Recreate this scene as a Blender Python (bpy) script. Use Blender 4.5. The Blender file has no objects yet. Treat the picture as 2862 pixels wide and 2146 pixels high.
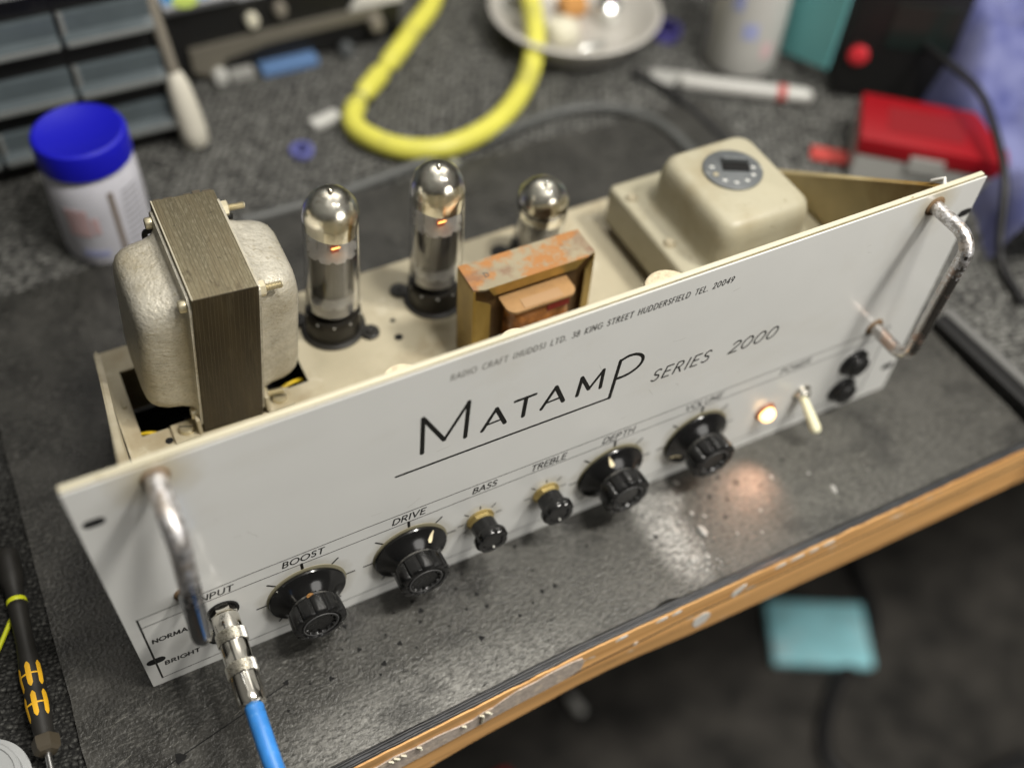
import bpy, bmesh, math, random
from mathutils import Vector, Matrix, noise as mn
random.seed(7)
S = 0.001                      # everything below is written in millimetres
PI = math.pi
scn = bpy.context.scene
C = scn.collection

# ------------------------------------------------------------------ camera
cam = bpy.data.cameras.new('camera'); camo = bpy.data.objects.new('camera', cam); C.objects.link(camo)
cam.sensor_width = 36; cam.lens = 3008.53 / 2862 * 36
cam.clip_start = 0.01; cam.clip_end = 60
rx = Vector((0.891545, -0.450269, 0.049044)); ry = Vector((-0.319598, -0.702121, -0.636305)); rz = Vector((0.320943, 0.551620, -0.769877))
M = Matrix((( rx.x, -ry.x, -rz.x, 36.5959 * S), (rx.y, -ry.y, -rz.y, -280.402 * S), (rx.z, -ry.z, -rz.z, 536.922 * S), (0, 0, 0, 1)))
camo.matrix_world = M
cam.dof.use_dof = True; cam.dof.focus_distance = 0.541; cam.dof.aperture_fstop = 2.35; cam.dof.aperture_blades = 0
scn.camera = camo

# ------------------------------------------------------------------ world, lamps, exposure
w = bpy.data.worlds.new('World'); scn.world = w; w.use_nodes = True
wn = w.node_tree
bg = wn.nodes['Background']
tc = wn.nodes.new('ShaderNodeTexCoord'); sep = wn.nodes.new('ShaderNodeSeparateXYZ')
rmp = wn.nodes.new('ShaderNodeValToRGB')
wn.links.new(tc.outputs['Generated'], sep.inputs[0]); wn.links.new(sep.outputs['Z'], rmp.inputs[0])
rmp.color_ramp.elements[0].position = 0.15; rmp.color_ramp.elements[0].color = (.05, .047, .042, 1)
rmp.color_ramp.elements[1].position = 0.70; rmp.color_ramp.elements[1].color = (1.0, .96, .86, 1)
wn.links.new(rmp.outputs[0], bg.inputs[0]); bg.inputs[1].default_value = 0.17

def lamp(name, loc, size, energy, target=(0.22, 0.05, 0.05), col=(1, .96, .89), size_y=None):
    l = bpy.data.lights.new(name, 'AREA'); l.energy = energy; l.color = col
    l.shape = 'RECTANGLE' if size_y else 'DISK'; l.size = size
    if size_y: l.size_y = size_y
    o = bpy.data.objects.new(name, l); C.objects.link(o); o.location = loc
    o.rotation_euler = (Vector(target) - Vector(loc)).to_track_quat('-Z', 'Y').to_euler()
    return o
lamp('ceiling_lamp', (0.74, -0.42, 1.20), 0.16, 13.5)
lamp('ceiling_lamp', (0.40, -0.33, 1.35), 0.16, 10.5)
lamp('ceiling_lamp', (0.30, 0.42, 1.55), 0.18, 1.6)
lamp('ceiling_panel', (0.70, 0.85, 1.45), 1.5, 7.0, size_y=.9)
lamp('ceiling_panel', (0.42, -0.12, 1.75), 1.5, 2.4, size_y=1.3)
lamp('front_fill', (0.85, -1.3, 0.55), 0.9, 9, target=(0.30, 0, .08), col=(1, .97, .92))  # added soft fill out in front, brightening the panel and bench edge

scn.view_settings.view_transform = 'Standard'; scn.view_settings.look = 'None'
scn.view_settings.exposure = 0.0; scn.view_settings.gamma = 1.0
try: scn.view_settings.use_curve_mapping = False
except Exception: pass
scn.cycles.use_denoising = True
scn.cycles.max_bounces = 10; scn.cycles.transparent_max_bounces = 12
scn.cycles.sample_clamp_indirect = 6.0

# ------------------------------------------------------------------ materials
MATS = {}
def mat(name, col, rough=.5, metal=0., var=0., vscale=20., bump=0., bscale=60., spec=.5, coat=0., stretch=(1, 1, 1), col2=None,
        emis=None, estr=0., trans=0., ior=1.45, rvar=0., detail=6., contrast=None, bdist=.001, sheen=0., alpha=1.):
    m = bpy.data.materials.new(name); m.use_nodes = True; nt = m.node_tree; N = nt.nodes; L = nt.links
    b = N['Principled BSDF']
    b.inputs['Base Color'].default_value = (*col, 1); b.inputs['Roughness'].default_value = rough; b.inputs['Metallic'].default_value = metal
    b.inputs['Specular IOR Level'].default_value = spec; b.inputs['Coat Weight'].default_value = coat; b.inputs['Coat Roughness'].default_value = .12
    b.inputs['Transmission Weight'].default_value = trans; b.inputs['IOR'].default_value = ior; b.inputs['Sheen Weight'].default_value = sheen
    b.inputs['Alpha'].default_value = alpha
    if emis: b.inputs['Emission Color'].default_value = (*emis, 1); b.inputs['Emission Strength'].default_value = estr
    t = N.new('ShaderNodeTexCoord'); mp = N.new('ShaderNodeMapping'); L.new(t.outputs['Object'], mp.inputs[0]); mp.inputs['Scale'].default_value = stretch
    if var or col2 or rvar:
        n = N.new('ShaderNodeTexNoise'); n.inputs['Scale'].default_value = vscale; n.inputs['Detail'].default_value = detail; n.inputs['Roughness'].default_value = .62
        L.new(mp.outputs[0], n.inputs['Vector'])
        r = N.new('ShaderNodeValToRGB'); lo, hi = contrast or (.32, .68)
        r.color_ramp.elements[0].position = lo; r.color_ramp.elements[1].position = hi
        c2 = col2 or tuple(min(1, c * (1 + var)) for c in col); c1 = col if col2 else tuple(c * (1 - var) for c in col)
        r.color_ramp.elements[0].color = (*c1, 1); r.color_ramp.elements[1].color = (*c2, 1)
        L.new(n.outputs['Fac'], r.inputs[0])
        if var or col2: L.new(r.outputs[0], b.inputs['Base Color'])
        if rvar:
            mr = N.new('ShaderNodeMapRange'); mr.inputs['To Min'].default_value = max(.02, rough - rvar); mr.inputs['To Max'].default_value = min(1, rough + rvar)
            mr.inputs['From Min'].default_value = .3; mr.inputs['From Max'].default_value = .7
            L.new(n.outputs['Fac'], mr.inputs['Value']); L.new(mr.outputs[0], b.inputs['Roughness'])
    if bump:
        n2 = N.new('ShaderNodeTexNoise'); n2.inputs['Scale'].default_value = bscale; n2.inputs['Detail'].default_value = 5
        L.new(mp.outputs[0], n2.inputs['Vector'])
        bm = N.new('ShaderNodeBump'); bm.inputs['Strength'].default_value = bump; bm.inputs['Distance'].default_value = bdist
        L.new(n2.outputs['Fac'], bm.inputs['Height']); L.new(bm.outputs[0], b.inputs['Normal'])
    MATS[name] = m; return m

def layer(m, col, scale, lo, hi, stretch=(1, 1, 1), rough=None, detail=8, seed=0., fac=1.):
    """a worn patch layer: noise thresholded between lo and hi mixes another colour over the base"""
    nt = m.node_tree; N = nt.nodes; L = nt.links; b = N['Principled BSDF']
    t = N.new('ShaderNodeTexCoord'); mp = N.new('ShaderNodeMapping'); L.new(t.outputs['Object'], mp.inputs[0]); mp.inputs['Scale'].default_value = stretch
    mp.inputs['Location'].default_value = (seed, seed * .7, seed * 1.3)
    n = N.new('ShaderNodeTexNoise'); n.inputs['Scale'].default_value = scale; n.inputs['Detail'].default_value = detail; n.inputs['Roughness'].default_value = .6
    L.new(mp.outputs[0], n.inputs['Vector'])
    mr = N.new('ShaderNodeMapRange'); mr.inputs['From Min'].default_value = lo; mr.inputs['From Max'].default_value = hi; mr.inputs['To Max'].default_value = fac
    L.new(n.outputs['Fac'], mr.inputs['Value'])
    mx = N.new('ShaderNodeMix'); mx.data_type = 'RGBA'; L.new(mr.outputs[0], mx.inputs['Factor'])
    src = b.inputs['Base Color'].links
    if src: L.new(src[0].from_socket, mx.inputs[6])
    else: mx.inputs[6].default_value = b.inputs['Base Color'].default_value
    mx.inputs[7].default_value = (*col, 1); L.new(mx.outputs[2], b.inputs['Base Color'])
    if rough is not None:
        m2 = N.new('ShaderNodeMix'); m2.data_type = 'FLOAT'; L.new(mr.outputs[0], m2.inputs['Factor'])
        s = b.inputs['Roughness'].links
        if s: L.new(s[0].from_socket, m2.inputs[2])
        else: m2.inputs[2].default_value = b.inputs['Roughness'].default_value
        m2.inputs[3].default_value = rough; L.new(m2.outputs[0], b.inputs['Roughness'])
    return m

panel_m = mat('grey_panel_laminate', (.62, .622, .60), .36, var=.03, vscale=9, bump=.04, bscale=900, spec=.45, rvar=.06, coat=.6)
layer(panel_m, (.50, .47, .40), 14, .60, .80, seed=3, fac=.35)
layer(panel_m, (.34, .30, .24), 420, .70, .74, seed=5, fac=.6)
layer(panel_m, (.45, .42, .35), 6, .55, .75, stretch=(1, 1, 2.5), seed=15, fac=.3)
def stain(m, cx, cz_, r0, r1, col, fac):
    # noisy discoloured ring round a fitting on the panel (panel plane is x-z)
    nt = m.node_tree; N = nt.nodes; L = nt.links; b = N['Principled BSDF']
    t = N.new('ShaderNodeTexCoord'); vm = N.new('ShaderNodeVectorMath'); vm.operation = 'DISTANCE'; L.new(t.outputs['Object'], vm.inputs[0]); vm.inputs[1].default_value = (cx * S, 0, cz_ * S)
    n = N.new('ShaderNodeTexNoise'); n.inputs['Scale'].default_value = 90; n.inputs['Detail'].default_value = 6; L.new(t.outputs['Object'], n.inputs['Vector'])
    ad = N.new('ShaderNodeMath'); ad.operation = 'MULTIPLY_ADD'; L.new(n.outputs['Fac'], ad.inputs[0]); ad.inputs[1].default_value = -.012; L.new(vm.outputs['Value'], ad.inputs[2])
    mr = N.new('ShaderNodeMapRange'); mr.inputs['From Min'].default_value = (r1 - 6) * S; mr.inputs['From Max'].default_value = (r0 - 6) * S; mr.inputs['To Max'].default_value = fac; L.new(ad.outputs[0], mr.inputs['Value'])
    mx = N.new('ShaderNodeMix'); mx.data_type = 'RGBA'; L.new(mr.outputs[0], mx.inputs['Factor']); L.new(b.inputs['Base Color'].links[0].from_socket, mx.inputs[6]); mx.inputs[7].default_value = (*col, 1); L.new(mx.outputs[2], b.inputs['Base Color'])
stain(panel_m, 35.6, 170, 6, 22, (.34, .27, .12), .6); stain(panel_m, 450.4, 170, 6, 18, (.34, .27, .12), .5)
for kx, kz, kr in ((86.6, 34.2, 23), (144.6, 34.2, 23), (268.6, 33.8, 23), (326.8, 33.8, 23), (186, 37.2, 10), (226.6, 37.4, 10)): stain(panel_m, kx, kz, kr, kr + 5, (.30, .27, .19), .32)
edge_m = mat('cream_panel_edge', (.64, .60, .46), .35, metal=.25, var=.08, vscale=40, stretch=(.2, 1, 1), bump=.05, bscale=300)
layer(edge_m, (.30, .25, .13), 260, .66, .72, stretch=(.35, 1, 1), seed=2)
dark_edge_m = mat('olive_edge_line', (.16, .13, .06), .5, var=.3, vscale=120)  # dark olive band in the joint between backing plate and facing sheet
ink = mat('black_engraving_fill', (.008, .008, .007), .32)
ink_thin = mat('black_thin_engraving_fill', (.02, .02, .018), .4)
cream = mat('cream_chassis_paint', (.43, .385, .275), .42, var=.10, vscale=22, bump=.12, bscale=350, rvar=.1)
layer(cream, (.27, .21, .12), 26, .48, .70, seed=4, fac=.7)
layer(cream, (.60, .56, .44), 60, .56, .66, seed=24, fac=.4)
layer(cream, (.20, .14, .07), 240, .66, .72, seed=14, fac=.5)
cream_clean = mat('cream_shroud_paint', (.42, .39, .285), .42, var=.09, vscale=14, bump=.08, bscale=200)
layer(cream_clean, (.30, .25, .15), 30, .48, .70, seed=5, fac=.6)
layer(cream_clean, (.16, .12, .06), 330, .645, .69, seed=6, fac=.7)
layer(cream_clean, (.13, .12, .09), 70, .70, .73, seed=16, fac=.7)
brownwall = mat('stained_cream_steel', (.42, .34, .18), .45, var=.2, vscale=12)
layer(brownwall, (.22, .13, .03), 9, .48, .66, seed=8)
hammer = mat('silver_hammer_finish', (.47, .445, .375), .40, metal=.3, var=.12, vscale=120, bump=.45, bscale=480, bdist=.0014, stretch=(1, 1, 1.5))
layer(hammer, (.30, .25, .15), 24, .52, .74, seed=6, fac=.6)
layer(hammer, (.24, .20, .12), 420, .54, .66, stretch=(1, 1, 1.8), seed=16, fac=.45)
layer(hammer, (.17, .14, .09), 260, .70, .74, seed=9, fac=.8)
lam = mat('laminated_core_steel', (.155, .135, .085), .52, metal=.55, var=.30, vscale=45, stretch=(1.0, .12, .12), bump=.35, bscale=700, bdist=.0008)
layer(lam, (.36, .33, .24), 900, .50, .66, stretch=(1.3, .28, .28), seed=1, fac=.38)
layer(lam, (.06, .05, .03), 260, .62, .68, seed=41, fac=.6)
layer(lam, (.17, .14, .085), 60, .45, .6, stretch=(1.4, .3, .3), seed=21, fac=.6)
layer(lam, (.05, .035, .02), 90, .62, .70, stretch=(1, .5, .5), seed=7, fac=.7)
lam_front = mat('shaded_core_face', (.038, .028, .013), .5, metal=.25, var=.35, vscale=60, stretch=(1, 1, .15), bump=.2, bscale=700, bdist=.0006)  # core front, painted darker to carry the shade on that side
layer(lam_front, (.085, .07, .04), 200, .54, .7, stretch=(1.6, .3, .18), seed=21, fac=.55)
chrome = mat('nickel_plate', (.78, .75, .68), .12, metal=1., var=.05, vscale=200, rvar=.05)
knurl_m = mat('knurled_nickel', (.76, .74, .68), .34, metal=1.)
layer(knurl_m, (.25, .22, .16), 900, .52, .60, seed=3, fac=.6)
handle_m = mat('flaking_chrome', (.50, .48, .46), .30, metal=.85, var=.3, vscale=200, bump=.5, bscale=500, bdist=.001)
layer(handle_m, (.86, .85, .86), 330, .47, .52, seed=2, rough=.4, fac=.9)
layer(handle_m, (.30, .21, .14), 300, .58, .64, seed=7, rough=.8, fac=.65)
layer(handle_m, (.45, .34, .22), 90, .54, .64, seed=17, rough=.7, fac=.5)
handle_clean = mat('dark_chromed_handle', (.34, .35, .37), .16, metal=1., var=.15, vscale=30)
handle_right = mat('spotted_chrome', (.55, .53, .51), .2, metal=1., var=.2, vscale=60)
layer(handle_right, (.50, .33, .24), 60, .52, .62, seed=5, rough=.6, fac=.7)
brasst = mat('tarnished_screw_steel', (.62, .56, .40), .35, metal=.8, var=.15, vscale=120)
nutyel = mat('yellowed_brass_nut', (.36, .28, .11), .45, metal=.35, var=.2, vscale=200)
bake = mat('black_bakelite', (.009, .009, .009), .16, spec=.55, rvar=.05, vscale=60)
bake_dusty = mat('dusty_black_plastic', (.007, .007, .007), .30, spec=.5, var=.5, vscale=90, rvar=.1)
bake_front = 0
layer(bake_dusty, (.06, .058, .052), 260, .60, .76, seed=4, rough=.7, fac=.5)
neck_dust = mat('dusty_neck', (.03, .03, .028), .6)
layer(neck_dust, (.14, .135, .12), 300, .45, .65, seed=4, rough=.9, fac=.7)
ivory = mat('ivory_inlay', (.80, .70, .46), .4)
sw_m = mat('cream_lever_plastic', (.86, .83, .58), .3)
lampm = mat('lit_neon_lens', (1., .62, .3), .2, emis=(1., .60, .24), estr=3.6)
orange_rim = mat('orange_lens_rim', (.28, .09, .03), .35, emis=(1., .22, .03), estr=.06)
mirror = mat('getter_mirror', (1.0, .94, .83), .20, metal=1., rvar=.07, vscale=90, var=.06, bump=.12, bscale=160, bdist=.0008)
layer(mirror, (.45, .36, .24), 90, .58, .72, seed=3, fac=.5)
glass = mat('valve_glass', (1, 1, 1), .0, trans=1., ior=1.45, spec=.5)
anode_m = mat('grey_anode', (.15, .15, .152), .36, metal=.3, var=.2, vscale=100, stretch=(3, 3, .3))
mica_m = mat('white_mica', (.88, .87, .83), .5, var=.1, vscale=300, alpha=.8)
heat = mat('glowing_heater', (1, .5, .2), .4, emis=(1., .42, .10), estr=5)
cath = mat('red_hot_cathode', (.35, .07, .03), .5, emis=(1., .12, .03), estr=.10)
redprint = mat('faded_red_print', (.35, .05, .06), .5)
valvebase = mat('valve_base_phenolic', (.012, .0105, .008), .42, var=.3, vscale=80)
orange_steel = mat('golden_passivated_steel', (.36, .25, .07), .34, metal=.75, var=.2, vscale=60, stretch=(1, 1, .5))
top_rust = mat('rust_mottled_steel', (.36, .31, .21), .42, metal=.45, var=.1, vscale=30, bump=.06, bscale=300)
layer(top_rust, (.46, .20, .06), 42, .49, .56, seed=1, fac=.9)
layer(top_rust, (.25, .14, .09), 30, .54, .62, seed=4, fac=.8)
layer(top_rust, (.50, .47, .42), 60, .66, .70, seed=11, fac=.9)
brown_lam = mat('brown_lamination', (.10, .055, .02), .45, var=.25, vscale=80, metal=.3)
fibre = mat('tan_fibre_board', (.36, .21, .09), .5, var=.2, vscale=60)
wax = mat('amber_waxed_paper', (.30, .12, .035), .20, var=.7, vscale=70, bump=.6, bscale=120, bdist=.003)
redtape = mat('red_tape', (.20, .02, .015), .4)
discgrey = mat('grey_selector_disc', (.13, .14, .145), .42, var=.12, vscale=90, metal=.2)
layer(discgrey, (.5, .5, .46), 110, .62, .70, seed=2, fac=.6)
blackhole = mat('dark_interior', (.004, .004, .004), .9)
ywire = mat('yellow_wire', (.75, .52, .03), .4)
stipple = mat('stippled_cream_can', (.66, .57, .40), .45, var=.22, vscale=420, bump=.5, bscale=420, bdist=.0008)
bluej = mat('blue_cable_jacket', (.035, .20, .56), .40, var=.2, vscale=70, rvar=.1)
layer(bluej, (.16, .36, .66), 260, .60, .68, seed=4, rough=.7, fac=.6)
layer(bluej, (.02, .07, .16), 120, .64, .72, seed=9, fac=.6)
blackrub = mat('black_cable_jacket', (.012, .012, .013), .45)

rubber = mat('worn_black_rubber', (.022, .0215, .019), .33, var=.35, vscale=26, bump=.5, bscale=480, bdist=.0016, rvar=.12, spec=.5)
layer(rubber, (.10, .098, .088), 420, .52, .62, stretch=(.45, 1.3, 1), seed=2, rough=.6, fac=.6)
layer(rubber, (.060, .058, .052), 34, .45, .62, seed=5, fac=.6)
layer(rubber, (.012, .012, .011), 900, .58, .66, stretch=(1, .8, 1), seed=6, fac=.6)
layer(rubber, (.30, .295, .27), 760, .665, .70, stretch=(1, .7, 1), seed=8, fac=.7)
def scuff_or_light(m, cx, cy, rx_, ry_, col, fac):
    # a noisy paler zone of the mat
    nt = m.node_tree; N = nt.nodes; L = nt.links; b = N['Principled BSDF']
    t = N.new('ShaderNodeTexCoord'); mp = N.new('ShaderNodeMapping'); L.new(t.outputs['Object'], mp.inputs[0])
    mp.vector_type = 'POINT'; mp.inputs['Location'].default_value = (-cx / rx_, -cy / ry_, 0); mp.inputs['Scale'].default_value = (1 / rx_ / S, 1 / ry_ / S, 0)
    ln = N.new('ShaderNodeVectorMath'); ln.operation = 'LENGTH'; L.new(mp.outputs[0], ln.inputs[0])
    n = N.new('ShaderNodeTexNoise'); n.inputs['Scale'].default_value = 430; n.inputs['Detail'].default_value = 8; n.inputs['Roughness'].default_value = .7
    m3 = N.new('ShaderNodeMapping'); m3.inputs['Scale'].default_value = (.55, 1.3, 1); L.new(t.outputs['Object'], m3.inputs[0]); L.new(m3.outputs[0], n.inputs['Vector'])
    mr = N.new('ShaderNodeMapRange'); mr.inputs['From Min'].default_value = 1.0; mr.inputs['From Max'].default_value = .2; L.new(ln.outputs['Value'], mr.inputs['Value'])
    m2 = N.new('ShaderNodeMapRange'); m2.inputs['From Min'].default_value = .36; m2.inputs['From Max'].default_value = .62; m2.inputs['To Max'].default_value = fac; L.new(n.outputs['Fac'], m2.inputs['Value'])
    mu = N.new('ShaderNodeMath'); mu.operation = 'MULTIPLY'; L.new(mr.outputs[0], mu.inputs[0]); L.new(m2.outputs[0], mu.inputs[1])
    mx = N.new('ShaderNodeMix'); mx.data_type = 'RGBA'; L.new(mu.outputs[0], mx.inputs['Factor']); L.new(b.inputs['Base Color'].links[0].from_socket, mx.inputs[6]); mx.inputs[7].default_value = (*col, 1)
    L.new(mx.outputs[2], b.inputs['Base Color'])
scuff_or_light(rubber, 250, -60, 250, 120, (.135, .132, .118), .70)  # dusty scuffs, plus the brighter light at the front centre put into colour
scuff_or_light(rubber, 293, -36, 17, 44, (.62, .61, .58), .95)
scuff_or_light(rubber, 306, -12, 12, 16, (.50, .49, .46), .8)
scuff_or_light(rubber, 420, -40, 180, 120, (.17, .165, .145), .45)  # same mix of dust and painted sheen towards the right
scuff_or_light(rubber, 120, -72, 120, 30, (.34, .335, .31), .75)  # streaky pale dust at the front left, with white highlights in the colour
layer(rubber, (.018, .0175, .016), 22, .52, .68, stretch=(1, 1.4, 1), seed=31, fac=.75)
layer(rubber, (.26, .255, .235), 300, .62, .70, stretch=(.5, 1.6, 1), seed=33, fac=.45)
carpet_b = mat('speckled_grey_bench_cloth', (.022, .0215, .0195), .7, var=0, col2=(.13, .127, .115), vscale=330, contrast=(.38, .66), bump=.6, bscale=300, bdist=.002)
layer(carpet_b, (.50, .49, .45), 210, .60, .68, stretch=(1, 1.5, 1), seed=4, fac=.8)  # pale speckle that also paints in the glints on the weave
layer(carpet_b, (.020, .0195, .018), 40, .52, .68, seed=9, fac=.6)
def weave(m, scale, stretch, lo, hi, fac):
    nt = m.node_tree; N = nt.nodes; L = nt.links; b = N['Principled BSDF']
    t = N.new('ShaderNodeTexCoord'); mp = N.new('ShaderNodeMapping'); mp.inputs['Scale'].default_value = stretch; mp.inputs['Rotation'].default_value = (0, 0, .35); L.new(t.outputs['Object'], mp.inputs[0])
    v = N.new('ShaderNodeTexVoronoi'); v.inputs['Scale'].default_value = scale; v.inputs['Randomness'].default_value = .55; L.new(mp.outputs[0], v.inputs['Vector'])
    r = N.new('ShaderNodeMapRange'); r.inputs['From Min'].default_value = .15; r.inputs['From Max'].default_value = .62; r.inputs['To Min'].default_value = 1; r.inputs['To Max'].default_value = 0; L.new(v.outputs['Distance'], r.inputs['Value'])
    q = N.new('ShaderNodeMapRange'); q.inputs['To Min'].default_value = lo; q.inputs['To Max'].default_value = hi; L.new(v.outputs['Color'], q.inputs['Value'])
    mu = N.new('ShaderNodeMath'); mu.operation = 'MULTIPLY'; L.new(r.outputs[0], mu.inputs[0]); L.new(q.outputs[0], mu.inputs[1])
    mx = N.new('ShaderNodeMix'); mx.data_type = 'RGBA'; mx.inputs['Factor'].default_value = fac; L.new(b.inputs['Base Color'].links[0].from_socket, mx.inputs[6])
    cb = N.new('ShaderNodeCombineColor'); m2 = N.new('ShaderNodeMath'); m2.operation = 'MULTIPLY'; m2.inputs[1].default_value = .93
    L.new(mu.outputs[0], cb.inputs[0]); L.new(mu.outputs[0], cb.inputs[1]); L.new(mu.outputs[0], m2.inputs[0]); L.new(m2.outputs[0], cb.inputs[2]); L.new(cb.outputs[0], mx.inputs[7]); L.new(mx.outputs[2], b.inputs['Base Color'])
    bp = N.new('ShaderNodeBump'); bp.inputs['Strength'].default_value = 1; bp.inputs['Distance'].default_value = .002; L.new(r.outputs[0], bp.inputs['Height']); L.new(bp.outputs[0], b.inputs['Normal'])
weave(carpet_b, 165, (1, 1.5, 1), .04, .42, .75)
carpet_p = mat('black_pile_carpet', (.004, .004, .004), .95, col2=(.060, .060, .053), vscale=480, contrast=(.42, .70), bump=.8, bscale=700, bdist=.002)
weave(carpet_p, 300, (1, 1.5, 1), .006, .17, .6)
woodm = mat('varnished_pine_edge', (.68, .38, .145), .5, var=.38, vscale=26, stretch=(.10, 1, 3), bump=.1, bscale=100)
layer(woodm, (.40, .17, .04), 40, .55, .65, stretch=(.06, 1, 3.5), seed=3, fac=.8)
layer(woodm, (.75, .70, .60), 110, .66, .69, stretch=(.4, 1, 1), seed=9, fac=.9)
layer(woodm, (.16, .09, .04), 150, .64, .70, stretch=(.3, 1, 2), seed=19, fac=.7)
lamgrey = mat('peeled_grey_laminate', (.42, .36, .31), .6, var=.22, vscale=260, bump=.3, bscale=400)
layer(lamgrey, (.62, .52, .40), 160, .56, .62, seed=3, fac=.6)
whitechip = mat('white_paint_chip', (.60, .59, .55), .6)
crumbm = mat('white_plaster', (.36, .355, .335), .8, var=.2, vscale=400)
blacktrim = mat('black_bench_trim', (.018, .018, .019), .4, var=.4, vscale=60)
floorm = mat('dark_floor_carpet', (.016, .015, .0135), .9, var=0, col2=(.060, .055, .048), vscale=14, contrast=(.36, .66))
tealm = mat('teal_packet', (.36, .76, .84), .6, var=.18, vscale=22)
layer(tealm, (.55, .62, .64), 30, .56, .66, seed=3, fac=.6)
lidblue = mat('cobalt_blue_lid', (.008, .008, .42), .38)
jarw = mat('white_translucent_jar', (.60, .60, .66), .42, var=.08, vscale=30)
pinkm = mat('pink_label_print', (.60, .42, .43), .5)
bluelab = mat('blue_label_print', (.34, .37, .60), .5)
greylab = mat('grey_label_print', (.33, .33, .36), .5)
drawm = mat('smoky_grey_drawer', (.085, .105, .115), .32, var=.15, vscale=30)
drawlip = mat('pale_drawer_lip', (.20, .21, .205), .35)
cabm = mat('black_cabinet_shell', (.012, .012, .012), .5)
blackmetal = mat('black_instrument_case', (.010, .010, .010), .4)
barm = mat('beige_grey_trim', (.20, .185, .15), .42, metal=.3)
whitebulb = mat('off_white_handle', (.66, .63, .54), .35)
greybeige = mat('grey_beige_shaft', (.22, .20, .165), .4)
yelm = mat('yellow_hose', (.66, .63, .10), .36, var=.1, vscale=20)
layer(yelm, (.38, .36, .10), 40, .58, .70, seed=4, fac=.6)
yeltag = mat('faded_hose_band', (.34, .34, .16), .5)
dishm = mat('pale_grey_dish', (.52, .50, .46), .35, metal=.2)
silver = mat('bright_aluminium', (.75, .76, .74), .25, metal=.9)
orangeb = mat('orange_brown_part', (.55, .27, .08), .5)
creamp = mat('cream_part', (.68, .65, .52), .45)
bluep = mat('dull_blue_plastic', (.12, .22, .42), .4)
tag_blue = mat('violet_blue_plastic', (.14, .15, .42), .45)
clearp = mat('frosted_clear_plastic', (.55, .55, .52), .3)
whitep = mat('white_plastic_bottle', (.46, .455, .43), .4)
tealcard = mat('teal_card', (.20, .58, .60), .5)
redm = mat('red_box_lid', (.26, .002, .007), .4)
greybox = mat('grey_box_side', (.36, .36, .34), .5)
clothm = mat('blue_violet_cloth', (.045, .055, .20), .85, col2=(.16, .175, .34), vscale=13, contrast=(.38, .58), sheen=.1)
redled = mat('red_button', (.55, .03, .04), .3, emis=(.9, .05, .05), estr=.02)
dullred = mat('red_strip', (.45, .06, .05), .5)
sd_black = mat('soft_black_grip', (.018, .017, .015), .5, var=.2, vscale=90)
sd_yel = mat('yellow_grip_inlay', (.72, .40, .02), .45)
limem = mat('lime_band', (.62, .66, .02), .4)
steel = mat('brushed_blade_steel', (.55, .55, .54), .28, metal=1.)
lidtrans = mat('pale_translucent_lid', (.34, .35, .35), .3)
paperb = mat('printed_card_blue', (.05, .20, .42), .5); paperg = mat('printed_card_lime', (.38, .48, .10), .5); paperw = mat('printed_card_grey', (.33, .34, .36), .5)
purpm = mat('purple_plastic_ring', (.07, .06, .25), .4)

# ------------------------------------------------------------------ mesh helpers (mm)
def B(): return bmesh.new()
def obj(name, bm, m, parent=None, smooth=None, label=None, mats=None, T=None, loc=None, recalc=True):
    """link one bmesh as one object; smooth = auto-smooth angle in degrees"""
    if T is not None: bmesh.ops.transform(bm, matrix=T, verts=bm.verts)
    bmesh.ops.scale(bm, vec=(S, S, S), verts=bm.verts)
    if recalc: bmesh.ops.recalc_face_normals(bm, faces=bm.faces)
    if smooth:
        a = math.radians(smooth)
        for f in bm.faces: f.smooth = True
        for e in bm.edges:
            if len(e.link_faces) == 2 and e.calc_face_angle(0) > a: e.smooth = False
    me = bpy.data.meshes.new(name); bm.to_mesh(me); bm.free()
    for mm in (mats or [m]): me.materials.append(mm)
    o = bpy.data.objects.new(name, me); C.objects.link(o)
    if parent: o.parent = parent
    if label: o['label'] = label
    if loc: o.location = [v * S for v in loc]
    return o
def box(bm, x0, x1, y0, y1, z0, z1, bev=0, T=None, mi=0, seg=2):
    r = bmesh.ops.create_cube(bm, size=1); vs = r['verts']
    mt = Matrix.Translation(((x0 + x1) / 2, (y0 + y1) / 2, (z0 + z1) / 2)) @ Matrix.Diagonal((x1 - x0, y1 - y0, z1 - z0, 1))
    bmesh.ops.transform(bm, matrix=mt, verts=vs)
    fs = list({f for v in vs for f in v.link_faces})
    if bev:
        es = list({e for v in vs for e in v.link_edges})
        rr = bmesh.ops.bevel(bm, geom=es, offset=bev, segments=seg, affect='EDGES', profile=.6)
        fs = rr['faces'] + [f for f in fs if f.is_valid]; vs = list({v for f in fs for v in f.verts})
    for f in fs:
        if f.is_valid: f.material_index = mi
    if T is not None: bmesh.ops.transform(bm, matrix=T, verts=[v for v in vs if v.is_valid])
    return bm
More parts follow.
